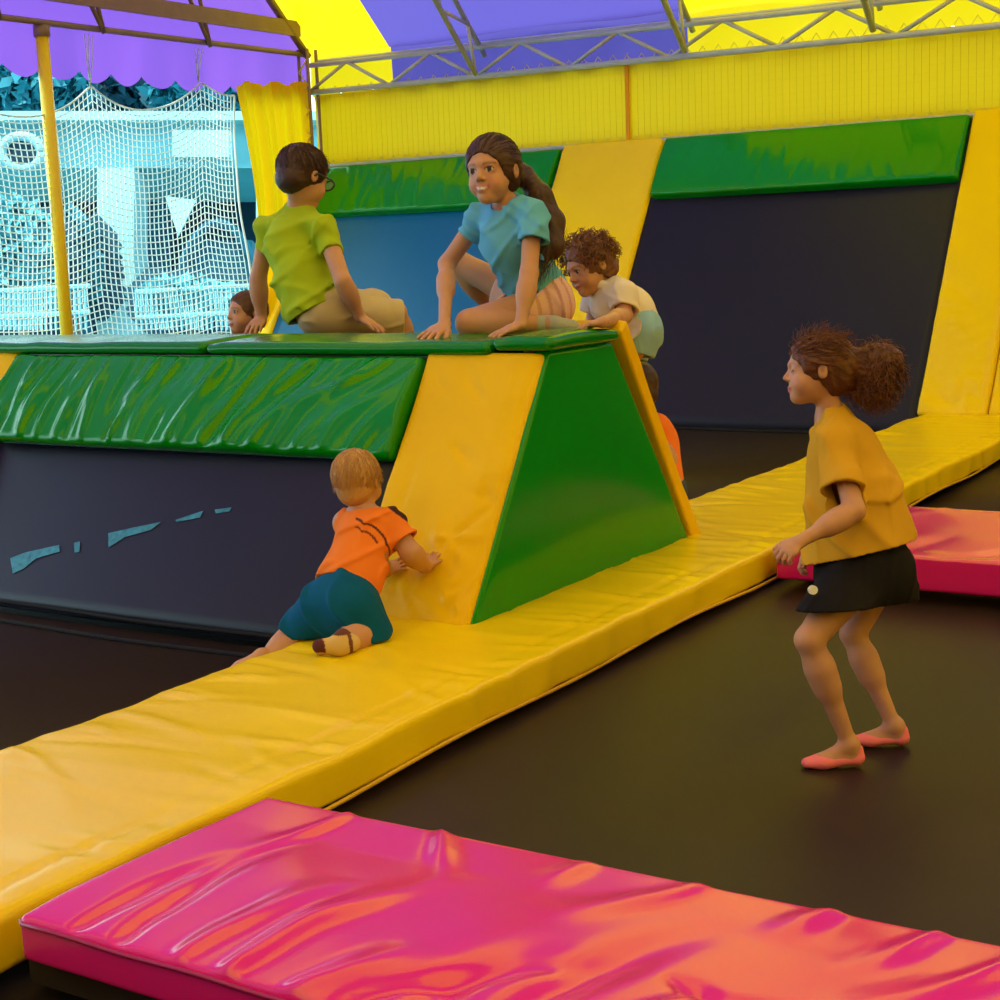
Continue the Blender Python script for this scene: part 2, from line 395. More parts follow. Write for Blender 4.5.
# yellow curtain gathered at the corner
V = []; n = 70; mrow = 40
for i in range(n + 1):
    u = i / n
    for j in range(mrow + 1):
        v = j / mrow
        yL = 10.14 + 0.16 * min(1, v * 1.15) + .08 * math.sin(v * 5); yR = 11.10 - 0.02 * v
        z = 2.72 + 0.06 * u + 0.05 * abs(math.sin(u * 9)) * (1 - v) - v * 2.9
        y = yL + (yR - yL) * u
        x = -8.93 + 0.055 * math.sin(u * 21 + v * 1.2) * (0.4 + .6 * v) + 0.02 * math.sin(u * 47 + v * 2)
        V.append((x, y, z))
Fc = [(i*(mrow+1)+j, (i+1)*(mrow+1)+j, (i+1)*(mrow+1)+j+1, i*(mrow+1)+j+1) for i in range(n) for j in range(mrow)]
tag(link('corner_curtain', V, Fc, M['curtain']), 'yellow tarpaulin curtain gathered in the back left corner', 'curtain')

# ------------------------------------------------------------------ beyond the net: sunlit street
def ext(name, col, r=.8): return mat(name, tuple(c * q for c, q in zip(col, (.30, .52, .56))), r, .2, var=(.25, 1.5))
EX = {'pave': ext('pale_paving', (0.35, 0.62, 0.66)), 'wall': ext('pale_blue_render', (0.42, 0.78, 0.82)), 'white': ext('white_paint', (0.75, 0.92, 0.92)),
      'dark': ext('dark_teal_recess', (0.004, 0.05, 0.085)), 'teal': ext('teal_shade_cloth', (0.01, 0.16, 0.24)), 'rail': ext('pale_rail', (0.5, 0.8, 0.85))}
def xt(name, m, label, cat, fn, group=None):
    mb = MB(); fn(mb); return tag(mb.build(name, m), label, cat, group)
def frame_box(mb, u0, v0, u1, v1, d, th=0.3):
    a, b, c, e = at(u0, v0, d), at(u1, v0, d), at(u1, v1, d), at(u0, v1, d)
    bk = RM[:, 2] * th
    P = [a, b, c, e, a + bk, b + bk, c + bk, e + bk]
    mb.add(P, [(3,2,1,0),(4,5,6,7),(0,1,5,4),(1,2,6,5),(2,3,7,6),(3,0,4,7)])
mb = MB(); mb.box((-45, -5, -.5), (-9.6, 50, -.46)); tag(mb.build('pavement', EX['pave']), kind='structure')
t = empty('cafe_building', tuple(at(110, 330, 21)), 'pale building seen through the net with a dark arcade and white column', 'building')
def bp(name, m, *a, **k):
    mb = MB(); frame_box(mb, *a, **k); return mb.build(name, m, t)
bp('upper_wall', EX['wall'], -120, 121, 330, 168, 21, th=2.5)
bp('white_beam', EX['white'], -120, 111, 330, 120, 20.7, th=.3)
bp('arcade_recess', EX['dark'], -120, 164, 330, 345, 23.4, th=.2)
bp('column', EX['white'], 97, 168, 134, 345, 20.6, th=.8)
bp('column', EX['white'], 256, 168, 312, 345, 20.6, th=.8)
bp('wall_lamp', EX['white'], 172, 130, 229, 157, 20.4, th=.3)
mb = MB()
c = at(22, 152, 20.6)
mb.tube([c + (RM[:, 0] * math.cos(w) + np.array([0, 0, 1]) * .8 * math.sin(w)) * .26 for w in np.linspace(0, 2 * PI, 25)], 0.07, 6)
mb.build('round_window_frame', EX['white'], t, True)
mb = MB(); mb.tube([c + RM[:, 2] * -.02, c + RM[:, 2] * .05], .26, 20); mb.build('round_window', EX['dark'], t)
for (u0, u1, v0) in ((140, 170, 205), (60, 92, 215)):
    bp('arcade_panel', EX['teal'], u0, v0, u1, 345, 22.8, th=.1)
# shade sail and parasol shape
xt('shade_sail', EX['white'], 'white triangular shade sail beyond the net, right of the white column', 'shade sail',
   lambda mb: (lambda a, b, c, dd: mb.add([a, b, c, a + dd, b + dd, c + dd], [(0,1,2),(5,4,3),(0,3,4,1),(1,4,5,2),(2,5,3,0)]))(at(165, 196, 20.2), at(196, 200, 20.5), at(178, 236, 20), RM[:, 2] * .05))
xt('parked_van', EX['teal'], 'dark teal rounded vehicle beyond the net beside the curtain', 'vehicle',
   lambda mb: (mb.tube([at(178 + 80 * i / 12, 285 - 62 * math.sin(PI * i / 12) ** .6, 19.5) for i in range(13)], .06, 6),
               frame_box(mb, 186, 240, 252, 300, 19.6, .9)))
for (u0, u1, nm, lb) in ((-20, 90, 'street_railing', 'pale railing beyond the net, left of the white column'), (136, 250, 'street_railing', 'pale railing beyond the net, right of the white column')):
    def rf(mb):
        mb.tube([at(u0, 292, 18.5), at(u1, 286, 18.5)], .03, 6); mb.tube([at(u0, 318, 18.5), at(u1, 312, 18.5)], .03, 6)
        for i in range(int((u1 - u0) / 5)):
            u = u0 + 5 * i; mb.tube([at(u, 290, 18.5), at(u + 1, 330, 18.5)], .016, 4)
    xt(nm, EX['rail'], lb, 'railing', rf, 'street railings')
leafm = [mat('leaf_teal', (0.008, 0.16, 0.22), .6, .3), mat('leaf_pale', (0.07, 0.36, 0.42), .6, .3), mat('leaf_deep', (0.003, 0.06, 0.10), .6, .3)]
def foliage(name, u, v, d, ru, rv, n, m, label, trunk=True):
    c = at(u, v, d); sx = ru * d / F; sz = rv * d / F
    t = empty(name, (c[0], c[1], -.5), label, 'tree' if 'tree' in name else 'shrub')
    rnd = random.Random(int(u * 7 + v)); mb = MB()
    for _ in range(n):
        while True:
            p = np.array([rnd.uniform(-1, 1) for _ in range(3)])
            if .25 < np.dot(p, p) < 1: break
        p = c + RM[:, 0] * p[0] * sx + np.array([0, 0, 1]) * p[2] * sz + RM[:, 2] * p[1] * sx * .6
        a = np.array([rnd.gauss(0, 1) for _ in range(3)]); a /= np.linalg.norm(a); b = np.cross(a, [rnd.gauss(0, 1) for _ in range(3)]); b /= np.linalg.norm(b)
        s = rnd.uniform(.09, .19); mb.add([p - a * s, p + b * s * .5, p + a * s, p - b * s * .5], [(0, 1, 2, 3)])
    mb.build('foliage', m, t)
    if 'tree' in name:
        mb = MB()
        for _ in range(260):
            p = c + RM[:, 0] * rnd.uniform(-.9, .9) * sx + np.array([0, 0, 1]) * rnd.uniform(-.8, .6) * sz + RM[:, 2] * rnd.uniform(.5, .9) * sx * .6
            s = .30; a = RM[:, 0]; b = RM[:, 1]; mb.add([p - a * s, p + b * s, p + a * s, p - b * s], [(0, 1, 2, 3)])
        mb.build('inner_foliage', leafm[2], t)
    mb = MB(); mb.tube([(c[0], c[1], -.5), (c[0], c[1], c[2])], [.09, .04], 8); mb.build('trunk', M['steel_d'], t, True)
foliage('street_tree', 20, 92, 25, 75, 34, 1500, leafm[0], 'teal street tree above the white beam at far left')
foliage('street_tree', 120, 88, 26, 75, 30, 1500, leafm[2], 'dark street tree above the white beam, right of the yellow pole')
foliage('street_tree', 205, 92, 25, 60, 26, 1300, leafm[0], 'teal street tree above the white beam beside the curtain')
foliage('street_shrub', 18, 262, 19.5, 44, 62, 1300, leafm[1], 'pale bushy shrub beyond the net at far left')
foliage('street_shrub', 72, 262, 20, 30, 50, 700, leafm[0], 'teal shrub beyond the net between yellow pole and white column')
foliage('street_shrub', 190, 300, 18.9, 52, 20, 700, leafm[1], 'low pale shrub beyond the net left of the child peeking over')

# ------------------------------------------------------------------ trampolines
def bed(name, A, B, C, D, label, fn=None, nx=2, ny=2, m=None, seams=()):
    t = empty(name, tuple(np.array(A)), label, 'trampoline')
    sheet('jumping_sheet', A, B, C, D, m or M['mat'], t, nx, ny, fn, 0.012)
    for (p, q, w) in seams:
        p = np.array(p, float); q = np.array(q, float); N_ = 24
        mb = MB(); mb.tube([p + (q - p) * i / N_ + np.array([0, 0.012 * math.sin(i * .9), 0.004]) for i in range(N_ + 1)], w, 6); mb.build('seam', M['seam'], t, True)
    return t
WX0, WX1 = -3.012, -2.225
GC = (-1.37, 3.87)
def sagf(u, v):
    X = -2.3 + 4.3 * u; Y = 2.2 + 3.3 * v
    r2 = ((X - GC[0]) ** 2 + (Y - GC[1]) ** 2)
    e = np.clip(np.minimum(np.minimum(u, 1 - u), np.minimum(v, 1 - v)) / .16, 0, 1)
    return -0.105 * np.exp(-r2 / .5) * e
bed('trampoline', (-2.3, 2.2, 0), (2.0, 2.2, 0), (2.0, 5.5, 0), (-2.3, 5.5, 0), 'flat black trampoline bed under the girl in the yellow shirt', sagf, 80, 60)
bed('trampoline', (-2.3, -1.8, 0), (2.0, -1.8, 0), (2.0, 1.85, 0), (-2.3, 1.85, 0), 'black trampoline bed in the bottom left corner under the large pink mat')
bed('trampoline', (-2.3, 6.1, 0), (2.0, 6.1, 0), (2.0, 9.9, 0), (-2.3, 9.9, 0), 'black trampoline bed behind the far pink mat at right')
bed('trampoline', (-7.9, -1, 0), (-3.0, -1, 0), (-3.0, 3.83, 0), (-7.9, 3.83, 0), 'flat black trampoline bed at left in front of the green-topped ridge', m=M['mat_left'], seams=[((-7.8, 3.72, 0.0), (-3.0, 3.70, 0.0), .010)])
bed('trampoline', (-6.0, 5.5, 0), (-3.0, 5.5, 0), (-3.0, 9.95, 0), (-6.0, 9.95, 0), 'flat black trampoline bed in the hollow behind the ridge', seams=[((-5.6, 9.72, 0.0), (-3.0, 9.70, 0.0), .010)])
bed('trampoline', (-8.9, 5.5, 0), (-6.3, 5.5, 0), (-6.3, 9.95, 0), (-8.9, 9.95, 0), 'black trampoline bed in the back left hollow, mostly hidden by the ridge')
def slope(name, x0, x1, za, zb, yfun, off, label, seam=True, m='mat_slope'):
    return bed(name, (x0, yfun(za) + off, za), (x1, yfun(za) + off, za), (x1, yfun(zb) + off, zb), (x0, yfun(zb) + off, zb), label,
               lambda u, v: -0.05 * np.sin(PI * np.clip(u, 0, 1)) * np.sin(PI * np.clip(v, 0, 1)), 30, 16, M[m],
               seams=[((x0, yfun(za) + off - .012, za + .015), (x1, yfun(za) + off - .012, za + .015), .008)] if seam else ())
slope('sloped_trampoline', -7.6, -3.05, 0.02, 0.92, yf, 0.03, 'dark sloping trampoline wall under the shiny green pad at left')
slope('sloped_trampoline', -5.5, -3.05, -0.02, 2.05, yr, 0.04, 'tall sloping black trampoline wall behind the girl in the yellow shirt')
slope('sloped_trampoline', -8.8, -6.35, -0.02, 2.05, yr, 0.04, 'tall sloping trampoline wall with painted-in blue sheen behind the boy in green', m='mat_blue_glow')
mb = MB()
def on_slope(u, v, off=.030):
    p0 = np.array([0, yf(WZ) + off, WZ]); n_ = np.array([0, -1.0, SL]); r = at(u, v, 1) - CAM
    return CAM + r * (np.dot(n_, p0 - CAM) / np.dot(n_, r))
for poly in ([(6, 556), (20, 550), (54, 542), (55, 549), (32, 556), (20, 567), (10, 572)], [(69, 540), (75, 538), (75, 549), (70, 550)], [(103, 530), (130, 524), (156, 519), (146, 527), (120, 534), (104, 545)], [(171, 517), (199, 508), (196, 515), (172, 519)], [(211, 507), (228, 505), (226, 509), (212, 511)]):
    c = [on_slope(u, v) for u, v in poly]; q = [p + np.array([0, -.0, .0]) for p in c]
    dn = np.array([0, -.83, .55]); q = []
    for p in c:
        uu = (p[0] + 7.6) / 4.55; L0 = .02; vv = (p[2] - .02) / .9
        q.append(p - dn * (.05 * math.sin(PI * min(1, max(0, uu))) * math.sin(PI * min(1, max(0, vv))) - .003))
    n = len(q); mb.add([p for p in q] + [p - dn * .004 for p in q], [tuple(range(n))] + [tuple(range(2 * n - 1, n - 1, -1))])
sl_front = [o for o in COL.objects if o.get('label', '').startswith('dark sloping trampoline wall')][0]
mb.build('painted_light_patch', M['light_patch'], sl_front)  # strip of cyan light painted as flat polygons on the mat
# rear face of the ridge
bed('sloped_trampoline', (-3.05, yb(0.02) - .03, .02), (-7.6, yb(0.02) - .03, .02), (-7.6, yb(.92) - .03, .92), (-3.05, yb(.92) - .03, .92), 'hidden rear trampoline wall of the ridge')

# ------------------------------------------------------------------ pads
def gathers(amp, freq, seed, edge=0.12, base=0.0, slant=0.0, along='x'):
    def f(x, y, L, W, ex, ey):
        a, b, eb = (x, y, ey) if along == 'x' else (y, x, ex)
        s = ridge((a + slant * b) * freq, b * 1.3 + seed, seed) ** 2
        s2 = vnoise((a + slant * b) * freq * 2.3, b * 2, seed + 5)
        return amp * (s - .4) * (base + (1 - base) * np.exp(-eb / edge)) + amp * .3 * (s2 - .5) * np.exp(-eb / edge)
    return f
def creases(lst):
    """soft folds in stretched vinyl: start x, y, angle, length, width, height"""
    def f(x, y):
        h = 0 * x
        for cx, cy, an, ln, wd, am in lst:
            c, s_ = math.cos(an), math.sin(an); u = (x - cx) * c + (y - cy) * s_; v = -(x - cx) * s_ + (y - cy) * c + .10 * wd * np.sin(u * 25 + cx * 40) + .5 * u * u
            tt = np.clip(u / ln, 0, 1); w_ = wd * (.55 + .9 * tt); env = np.clip((u + .03) / .06, 0, 1) * np.clip((ln - u) / (ln * .6), 0, 1)
            h = h + am * env * np.exp(-(v / w_) ** 2)
        return h
    return f
def sidew(amp, freq, seed):
    return lambda x, y, z, L, W: amp * (ridge((x + y) * freq, z * 6, seed) - .5)
# long central walkway: local x across (WX1 -> WX0 is image near -> far)
_r = random.Random(77)
WCR = creases([(10.5 * (i + _r.random()) / 75, .004, PI / 2 + _r.uniform(-.7, .5), _r.uniform(.12, .5), _r.uniform(.010, .024), _r.choice((-1, 1, 1)) * _r.uniform(.003, .008)) for i in range(75)] +
              [(10.5 * (i + _r.random()) / 90, .783, -PI / 2 + _r.uniform(-.4, .7), _r.uniform(.2, .7), _r.uniform(.010, .026), _r.choice((-1, 1, 1)) * _r.uniform(.004, .009)) for i in range(90)])
def walk_wr(x, y, L, W, ex, ey):
    # x runs along the walkway, y across it (0 = right-hand edge)
    s = ridge(x * 3.2 + 0.25 * np.sin(y * 4), y * 0.9, 11) ** 2; s3 = ridge(x * 8.0 + y * .8, y * 1.2, 21) ** 2
    a = 0.015 * (s - .4) * (0.35 + .65 * np.exp(-(W - y) / .30)) + 0.006 * (s3 - .3) * (0.3 + np.exp(-ey / .16))
    a = a + WCR(x, y) * np.clip(ey / .02, .08, 1) * np.clip(ex / .05, 0, 1)
    g = -0.006 * np.exp(-((y - .11 - .012 * np.sin(x * 2.2)) / .007) ** 2)
    edge = 0.012 * (vnoise(x * 3, 0 * y, 31) - .5) * np.exp(-ey / .08)
    return a * np.clip(ey / .05, .25, 1) + g + edge
wk = empty('walkway_mat', (-2.6, 5, 0), 'long yellow padded walkway crossing diagonally in front of the ridge', 'mat')
pad('padding', (WX1, -0.6, WZ), (WX1, 9.93, WZ), (WX0, 9.93, WZ), (WX0, -0.6, WZ), 0.115, M['yellow'], wk, walk_wr, r=0.022, step=0.02, side=sidew(.014, 5, 3))
mb = MB(); ysx = np.arange(-.55, 9.9, .05)
mb.tube([(WX1 + .004 + .008 * math.sin(y * 2.7), y, .028 + .008 * math.sin(y * 4.4)) for y in ysx], .006, 5); mb.build('piping', M['welt_y'], wk, True)
wk2 = empty('walkway_mat', (-5.9, 7.5, 0), 'yellow padded walkway in the hollow behind the ridge, glimpsed between the children', 'mat')
pad('padding', (-5.46, 5.5, WZ), (-5.46, 9.9, WZ), (-6.37, 9.9, WZ), (-6.37, 5.5, WZ), 0.115, M['yellow'], wk2, gathers(.01, 5, 4), r=.022, step=.06)

# sloping yellow pads: front ramp, rear ramp, back wall ramps
def ramp(name, x0, x1, z0, z1, yfun, sign, T, m, label, wr, r=.02, step=.02, dx=0.0, side=None):
    t = empty(name, ((x0 + x1) / 2, yfun(z0), z0), label, 'ramp pad')
    A = (x0, yfun(z0), z0); B = (x1, yfun(z0), z0); C = (x1 + dx, yfun(z1), z1); D = (x0 + dx, yfun(z1), z1)
    pad('padding', A, B, C, D, T, m, t, wr, r=r, step=step, flip=(sign < 0), side=side)
    return t
def ramp_wr(seed, amp=.008):
    rr = random.Random(seed)
    rc = creases([(rr.uniform(.02, .45), rr.uniform(.0, .35) + (.7 * rr.random() if i % 3 == 0 else 0), rr.uniform(-.6, 2.6), rr.uniform(.1, .3), rr.uniform(.010, .022), rr.choice((-1, 1)) * amp * rr.uniform(.5, 1.0)) for i in range(34)])
    def f(x, y, L, W, ex, ey):
        s = ridge(y * 5 + .5 * np.sin(x * 5), x * 1.6, seed) ** 2
        b = np.exp(-y / .28)
        return rc(x, y) * np.clip(ex / .03, 0, 1) * np.clip(ey / .03, 0, 1) + amp * (s - .4) * (.5 + .5 * np.exp(-ex / .1)) + .016 * (ridge(x * 5 + y * 3, y * 4, seed + 3) - .4) * b - .006 * np.exp(-((L - x - .07) / .007) ** 2) - .18 * np.clip(x - (L - .07), 0, 1)
    return f
ft = ramp('ramp_mat', -3.10, -2.632, WZ - .02, 0.955, yf, 1, 0.06, M['yellow_matte'], 'yellow sloping mat the toddler leans on, at the front of the ridge', ramp_wr(5, .010), step=.014)
ramp('ramp_mat', -5.93, -5.20, .0, 0.985, yf, 1, 0.07, M['yellow_matte'], 'yellow sloping mat cut off at the left edge of the picture', ramp_wr(8))
yb2 = lambda z: yb(z) + .075
ramp('ramp_mat', -3.13, -2.615, WZ - .02, 1.03, yb2, -1, 0.075, M['yellow_matte'], 'yellow sloping mat on the far side of the green triangular panel', ramp_wr(15), r=.014)
ramp('ramp_mat', -6.37, -5.46, WZ - .02, 2.115, yr, 1, 0.10, M['yellow'], 'yellow sloping mat on the back wall behind the curly-haired child', ramp_wr(25, .012), r=.03, step=.03)
ramp('ramp_mat', -3.07, -2.62, WZ - .01, 2.135, yr, 1, 0.12, M['yellow'], 'tall yellow sloping mat at the right end of the back wall', ramp_wr(35, .012), r=.03, step=.03)

ramp('ramp_mat', -2.618, -1.6, WZ - .01, 2.135, lambda z: yr(z) + .03, 1, 0.12, M['yellow'], 'yellow sloping mat just inside the right edge beside the tall back wall mat', ramp_wr(36, .012), r=.03, step=.04)
ramp('ramp_mat', -9.0, -8.80, WZ - .01, 2.08, yr, 1, 0.10, M['yellow'], 'yellow mat edge right of the face of the boy in green', ramp_wr(37, .01), r=.03, step=.04)
# green slope pads
def green_wr(seed, amp, slant=.35):
    def f(x, y, L, W, ex, ey):
        sl = slant * (x / L - .35) * 2.2
        a = x + sl * y
        s = ridge(a * 6.5, y * .8 + seed, seed) ** 1.5; s2 = ridge(a * 13, y * 1.0, seed + 7) ** 2
        top = np.exp(-(W - y) / (W * .45)); bot = np.exp(-y / (W * .35))
        return amp * (s - .45) * (.25 + .75 * np.maximum(top, bot * .8)) + amp * .5 * (s2 - .4) * np.maximum(top, bot) + .02 * np.sin(PI * y / W)
    return f
def cgen(seed, L, W, nb, nt, ln, wd, amp, sl=(-.5, .5)):
    rnd = random.Random(seed); lst = []
    for i in range(nb): lst.append((L * (i + rnd.random()) / nb, .006, PI / 2 + rnd.uniform(*sl), W * rnd.uniform(*ln), rnd.uniform(*wd), rnd.choice((-1, 1, 1)) * rnd.uniform(.5, 1) * amp))
    for i in range(nt): lst.append((L * (i + rnd.random()) / nt, W - .006, -PI / 2 + rnd.uniform(*sl), W * rnd.uniform(*ln), rnd.uniform(*wd), rnd.choice((-1, 1, 1)) * rnd.uniform(.5, 1) * amp))
    return creases(lst)
def green_cr(seed, L, W, n, amp, sl):
    cf = cgen(seed, L, W, n, n, (.45, .98), (.010, .030), amp, sl)
    def f(x, y, L_, W_, ex, ey):
        s = ridge(x * 5.5 + sl[0] * 4 * y, y * .8 + seed, seed) ** 1.5
        return cf(x, y) * np.clip(ey / .012, .3, 1) + amp * .7 * (s - .45) + .02 * np.sin(PI * y / W_)
    return f
def green_front(seed, L, W):
    rnd = random.Random(seed); lst = []
    for i in range(26):
        x0 = L * (i + rnd.random()) / 26; an = PI / 2 - 1.0 * max(0, x0 / L - .25) + rnd.uniform(-.15, .15)
        lst.append((x0, .006, an, W * rnd.uniform(.5, 1.15), rnd.uniform(.012, .034), rnd.choice((-1, 1, 1)) * rnd.uniform(.006, .015)))
        x0 = L * (i + rnd.random()) / 26; an = PI / 2 - 1.0 * max(0, x0 / L - .25) + rnd.uniform(-.2, .2) + PI
        lst.append((x0, W - .006, an, W * rnd.uniform(.5, 1.1), rnd.uniform(.012, .036), rnd.choice((-1, 1, 1)) * rnd.uniform(.006, .016)))
    cf = creases(lst)
    return lambda x, y, L_, W_, ex, ey: cf(x, y) * np.clip(ey / .012, .3, 1) * np.clip(ex / .02, .2, 1) + .022 * (vnoise(x * 5 - y * 4 * x / L, y * 3, 6) - .5) + .02 * np.sin(PI * y / W_)
def gpad(x0, x1, z0, z1, yfun, label, wr, T=.06, step=.012, sign=1):
    t = empty('slope_pad', ((x0 + x1) / 2, yfun(z0), z0), label, 'pad')
    A = (x0, yfun(z0) - .035, z0); B = (x1, yfun(z0) - .035, z0); C = (x1, yfun(z1) - .015, z1); D = (x0, yfun(z1) - .015, z1)
    pad('padding', A, B, C, D, T, M['green'], t, wr, r=.022, step=step)
    return t
gpad(-5.19, -3.105, 0.618, 0.945, yf, 'shiny crinkled green pad along the front of the ridge top', green_front(4, 2.09, .39))
gpad(-5.44, -3.085, 1.66, 2.10, yr, 'green pad along the top of the back wall at right', green_cr(14, 2.36, .51, 14, .006, (-.3, .6)), step=.02, T=.09)
gpad(-8.76, -6.385, 1.66, 2.08, yr, 'green pad along the back wall behind the boy in green and the girl', green_cr(19, 2.38, .49, 18, .009, (-.1, .7)), step=.02, T=.09)

# ridge top pads
def top_wr(seed):
    return lambda x, y, L, W, ex, ey: .006 * (ridge(x * 5, y * 2, seed) - .4) + .01 * np.sin(PI * np.clip(y / W, 0, 1)) - .008 * np.exp(-((x - 0.03) / .02) ** 2)
def rtop(x0, x1, label, seed, y0=4.405, y1=4.925, z=.985, T=.045, m='green_top', z1=None):
    t = empty('top_pad', ((x0 + x1) / 2, 4.65, .93), label, 'pad')
    pad('padding', (x0, y0, z), (x1, y0, z if z1 is None else z1), (x1, y1, z if z1 is None else z1), (x0, y1, z), T, M[m], t, top_wr(seed), r=.026, step=.02)
rtop(-7.6, -4.13, 'long green pad on the ridge top left of the seated boy', 3)
rtop(-4.125, -2.83, 'green pad on the ridge top under the kneeling girl', 5)
rtop(-2.825, -2.585, 'short green cap pad on the ridge end above the green panel', 6, y0=4.41, y1=4.90, z=1.0, T=.045)
# ridge carcass
mb = MB(); sx = -2.70
P = [(-7.6, yf(0) + .20, 0), (-7.6, yb(0) - .20, 0), (-7.6, yb(.9) - .14, .9), (-7.6, yf(.9) + .14, .9)]
V = P + [(sx, y, z) for (_, y, z) in P]
mb.add(V, [(0, 3, 2, 1), (4, 5, 6, 7), (0, 1, 5, 4), (1, 2, 6, 5), (2, 3, 7, 6), (3, 0, 4, 7)])
tag(mb.build('ridge_frame', M['core']), 'dark steel frame inside the ridge, seen in the gap beside the green panel', 'frame')
t = empty('end_panel', (-2.62, 4.7, WZ), 'smooth green four-sided padded panel closing the ridge end', 'panel')
pad('padding', (-2.62, 3.905, WZ - .02), (-2.62, 5.52, WZ - .02), (-2.62, 4.895, .955), (-2.62, 4.455, .955), .07, M['green_panel'], t,
    lambda x, y, L, W, ex, ey: .022 * np.sin(PI * np.clip(x / L, 0, 1)) * np.sin(PI * np.clip(y / W, 0, 1)) + .006 * (vnoise(x * 3, y * 2, 4) - .5), r=.022, step=.02)

# pink mats
def pink_wr(seed, amp, W0, n):
    rnd = random.Random(seed); lst = []
    for i in range(n):
        x0 = .12 + 3.1 * i / n + rnd.uniform(-.03, .03)
        lst.append((x0, .005, rnd.uniform(.75, 1.9), rnd.uniform(.22, .62) * W0 / .67, rnd.uniform(.016, .042), rnd.choice((-1, 1, 1)) * rnd.uniform(.5, 1) * amp))
    for i in range(n // 2):
        lst.append((.3 + 3.0 * i / (n / 2) + rnd.uniform(-.1, .1), W0 - .005, -rnd.uniform(.7, 2.2), rnd.uniform(.15, .35) * W0 / .67, rnd.uniform(.02, .035), rnd.uniform(.3, .7) * amp))
    for i in range(n // 3):
        lst.append((rnd.uniform(.9, 3), rnd.uniform(.1, .4) * W0 / .67, rnd.uniform(-.5, 1.2), rnd.uniform(.25, .5), rnd.uniform(.025, .05), rnd.choice((-1, 1)) * amp * .9))
    cf = creases(lst)
    def f(x, y, L, W, ex, ey):
        soft = vnoise(x * 2.6 + 1.2 * vnoise(x * 1.7, y * 2, 8), y * 3.0 + x * .8, seed) - .5
        return cf(x, y) * np.clip(ex / .05, 0, 1) * np.clip(ey / .012, .2, 1) + .030 * soft * np.clip(ey / .15, 0, 1) + .014 * np.sin(PI * y / W)
    return f
t = empty('pink_mat', (-1, 2, 0), 'large glossy pink mat across the bottom of the picture', 'mat')
pad('padding', (-2.125, 1.695, .172), (1.2, 1.695, .172), (1.2, 2.367, .172), (-2.125, 2.367, .172), .085, M['pink'], t, pink_wr(6, .021, .67, 26), r=.014, step=.012)
mb = MB(); mb.tube([(-2.118, 2.36, .160), (-2.124, 1.70, .160), (-2.11, 1.692, .160)] + [(-2.1 + .05 * i, 1.692, .160 + .0015 * math.sin(i)) for i in range(1, 66)], .0045, 6); mb.build('piping', M['welt'], t, True)
mb = MB(); mb.box((-2.16, 1.74, .02), (1.2, 2.33, .09)); mb.build('base_strip', M['core'], t)
t = empty('pink_mat', (-1, 5.8, 0), 'far pink mat at the right edge behind the girl in the yellow shirt', 'mat')
pad('padding', (-2.16, 5.27, .172), (1.5, 5.27, .172), (1.5, 6.26, .172), (-2.16, 6.26, .172), .125, M['pink'], t, pink_wr(9, .014, .99, 18), r=.014, step=.03)

# ------------------------------------------------------------------ light
w = bpy.data.worlds.new('World'); SC.world = w; w.use_nodes = True
N = w.node_tree.nodes; L = w.node_tree.links
bg = N['Background']; bg.inputs['Strength'].default_value = 6.0; bg.inputs['Color'].default_value = (0.60, 0.90, 1.0, 1)
sd = bpy.data.lights.new('sun', 'SUN'); sd.energy = 11; sd.angle = 0.02; sd.color = (1, 0.86, 0.62)
so = bpy.data.objects.new('sun', sd); COL.objects.link(so)
so.rotation_euler = Vector((0.12, 0.42, -0.90)).to_track_quat('-Z', 'Y').to_euler()
SC.view_settings.view_transform = 'Standard'; SC.view_settings.look = 'None'; SC.view_settings.gamma = 1; SC.view_settings.exposure = -0.66
SC.cycles.max_bounces = 8; SC.cycles.diffuse_bounces = 4; SC.cycles.glossy_bounces = 4; SC.cycles.transmission_bounces = 4
SC.cycles.sample_clamp_indirect = 8; SC.cycles.use_denoising = True
# ------------------------------------------------------------------ smooth solid modelling for the people
def nz(v): v = np.asarray(v, float); return v / max(1e-9, np.linalg.norm(v))
class Cone:      # capsule with two radii
    def __init__(s, a, b, r1, r2): s.a = np.array(a, float); s.b = np.array(b, float); s.r1 = r1; s.r2 = r2
    def d(s, p):
        ba = s.b - s.a; l2 = max(1e-10, ba @ ba); rr = s.r1 - s.r2; a2 = max(1e-12, l2 - rr * rr); il2 = 1 / l2
        pa = p - s.a; y = pa @ ba; z = y - l2; q = pa * l2 - y[:, None] * ba; x2 = (q * q).sum(1); y2 = y * y * l2; z2 = z * z * l2
        k = np.sign(rr) * rr * rr * x2
        d = (np.sqrt(x2 * a2 * il2) + y * rr) * il2 - s.r1
        c1 = np.sign(z) * a2 * z2 > k; c2 = np.sign(y) * a2 * y2 < k
        d = np.where(c2, np.sqrt(x2 + y2) * il2 - s.r1, d); d = np.where(c1, np.sqrt(x2 + z2) * il2 - s.r2, d)
        return d
    def box(s): r = max(s.r1, s.r2); return np.minimum(s.a, s.b) - r, np.maximum(s.a, s.b) + r
class Ell:
    def __init__(s, c, r, R=None): s.c = np.array(c, float); s.r = np.array(r, float); s.R = np.eye(3) if R is None else np.array(R)   # rows of R: axes
    def d(s, p):
        q = (p - s.c) @ s.R.T; k0 = np.linalg.norm(q / s.r, axis=1); k1 = np.linalg.norm(q / (s.r ** 2), axis=1)
        return np.where(k1 < 1e-9, -s.r.min(), k0 * (k0 - 1) / np.maximum(k1, 1e-9))
    def box(s): m_ = s.r.max(); return s.c - m_, s.c + m_
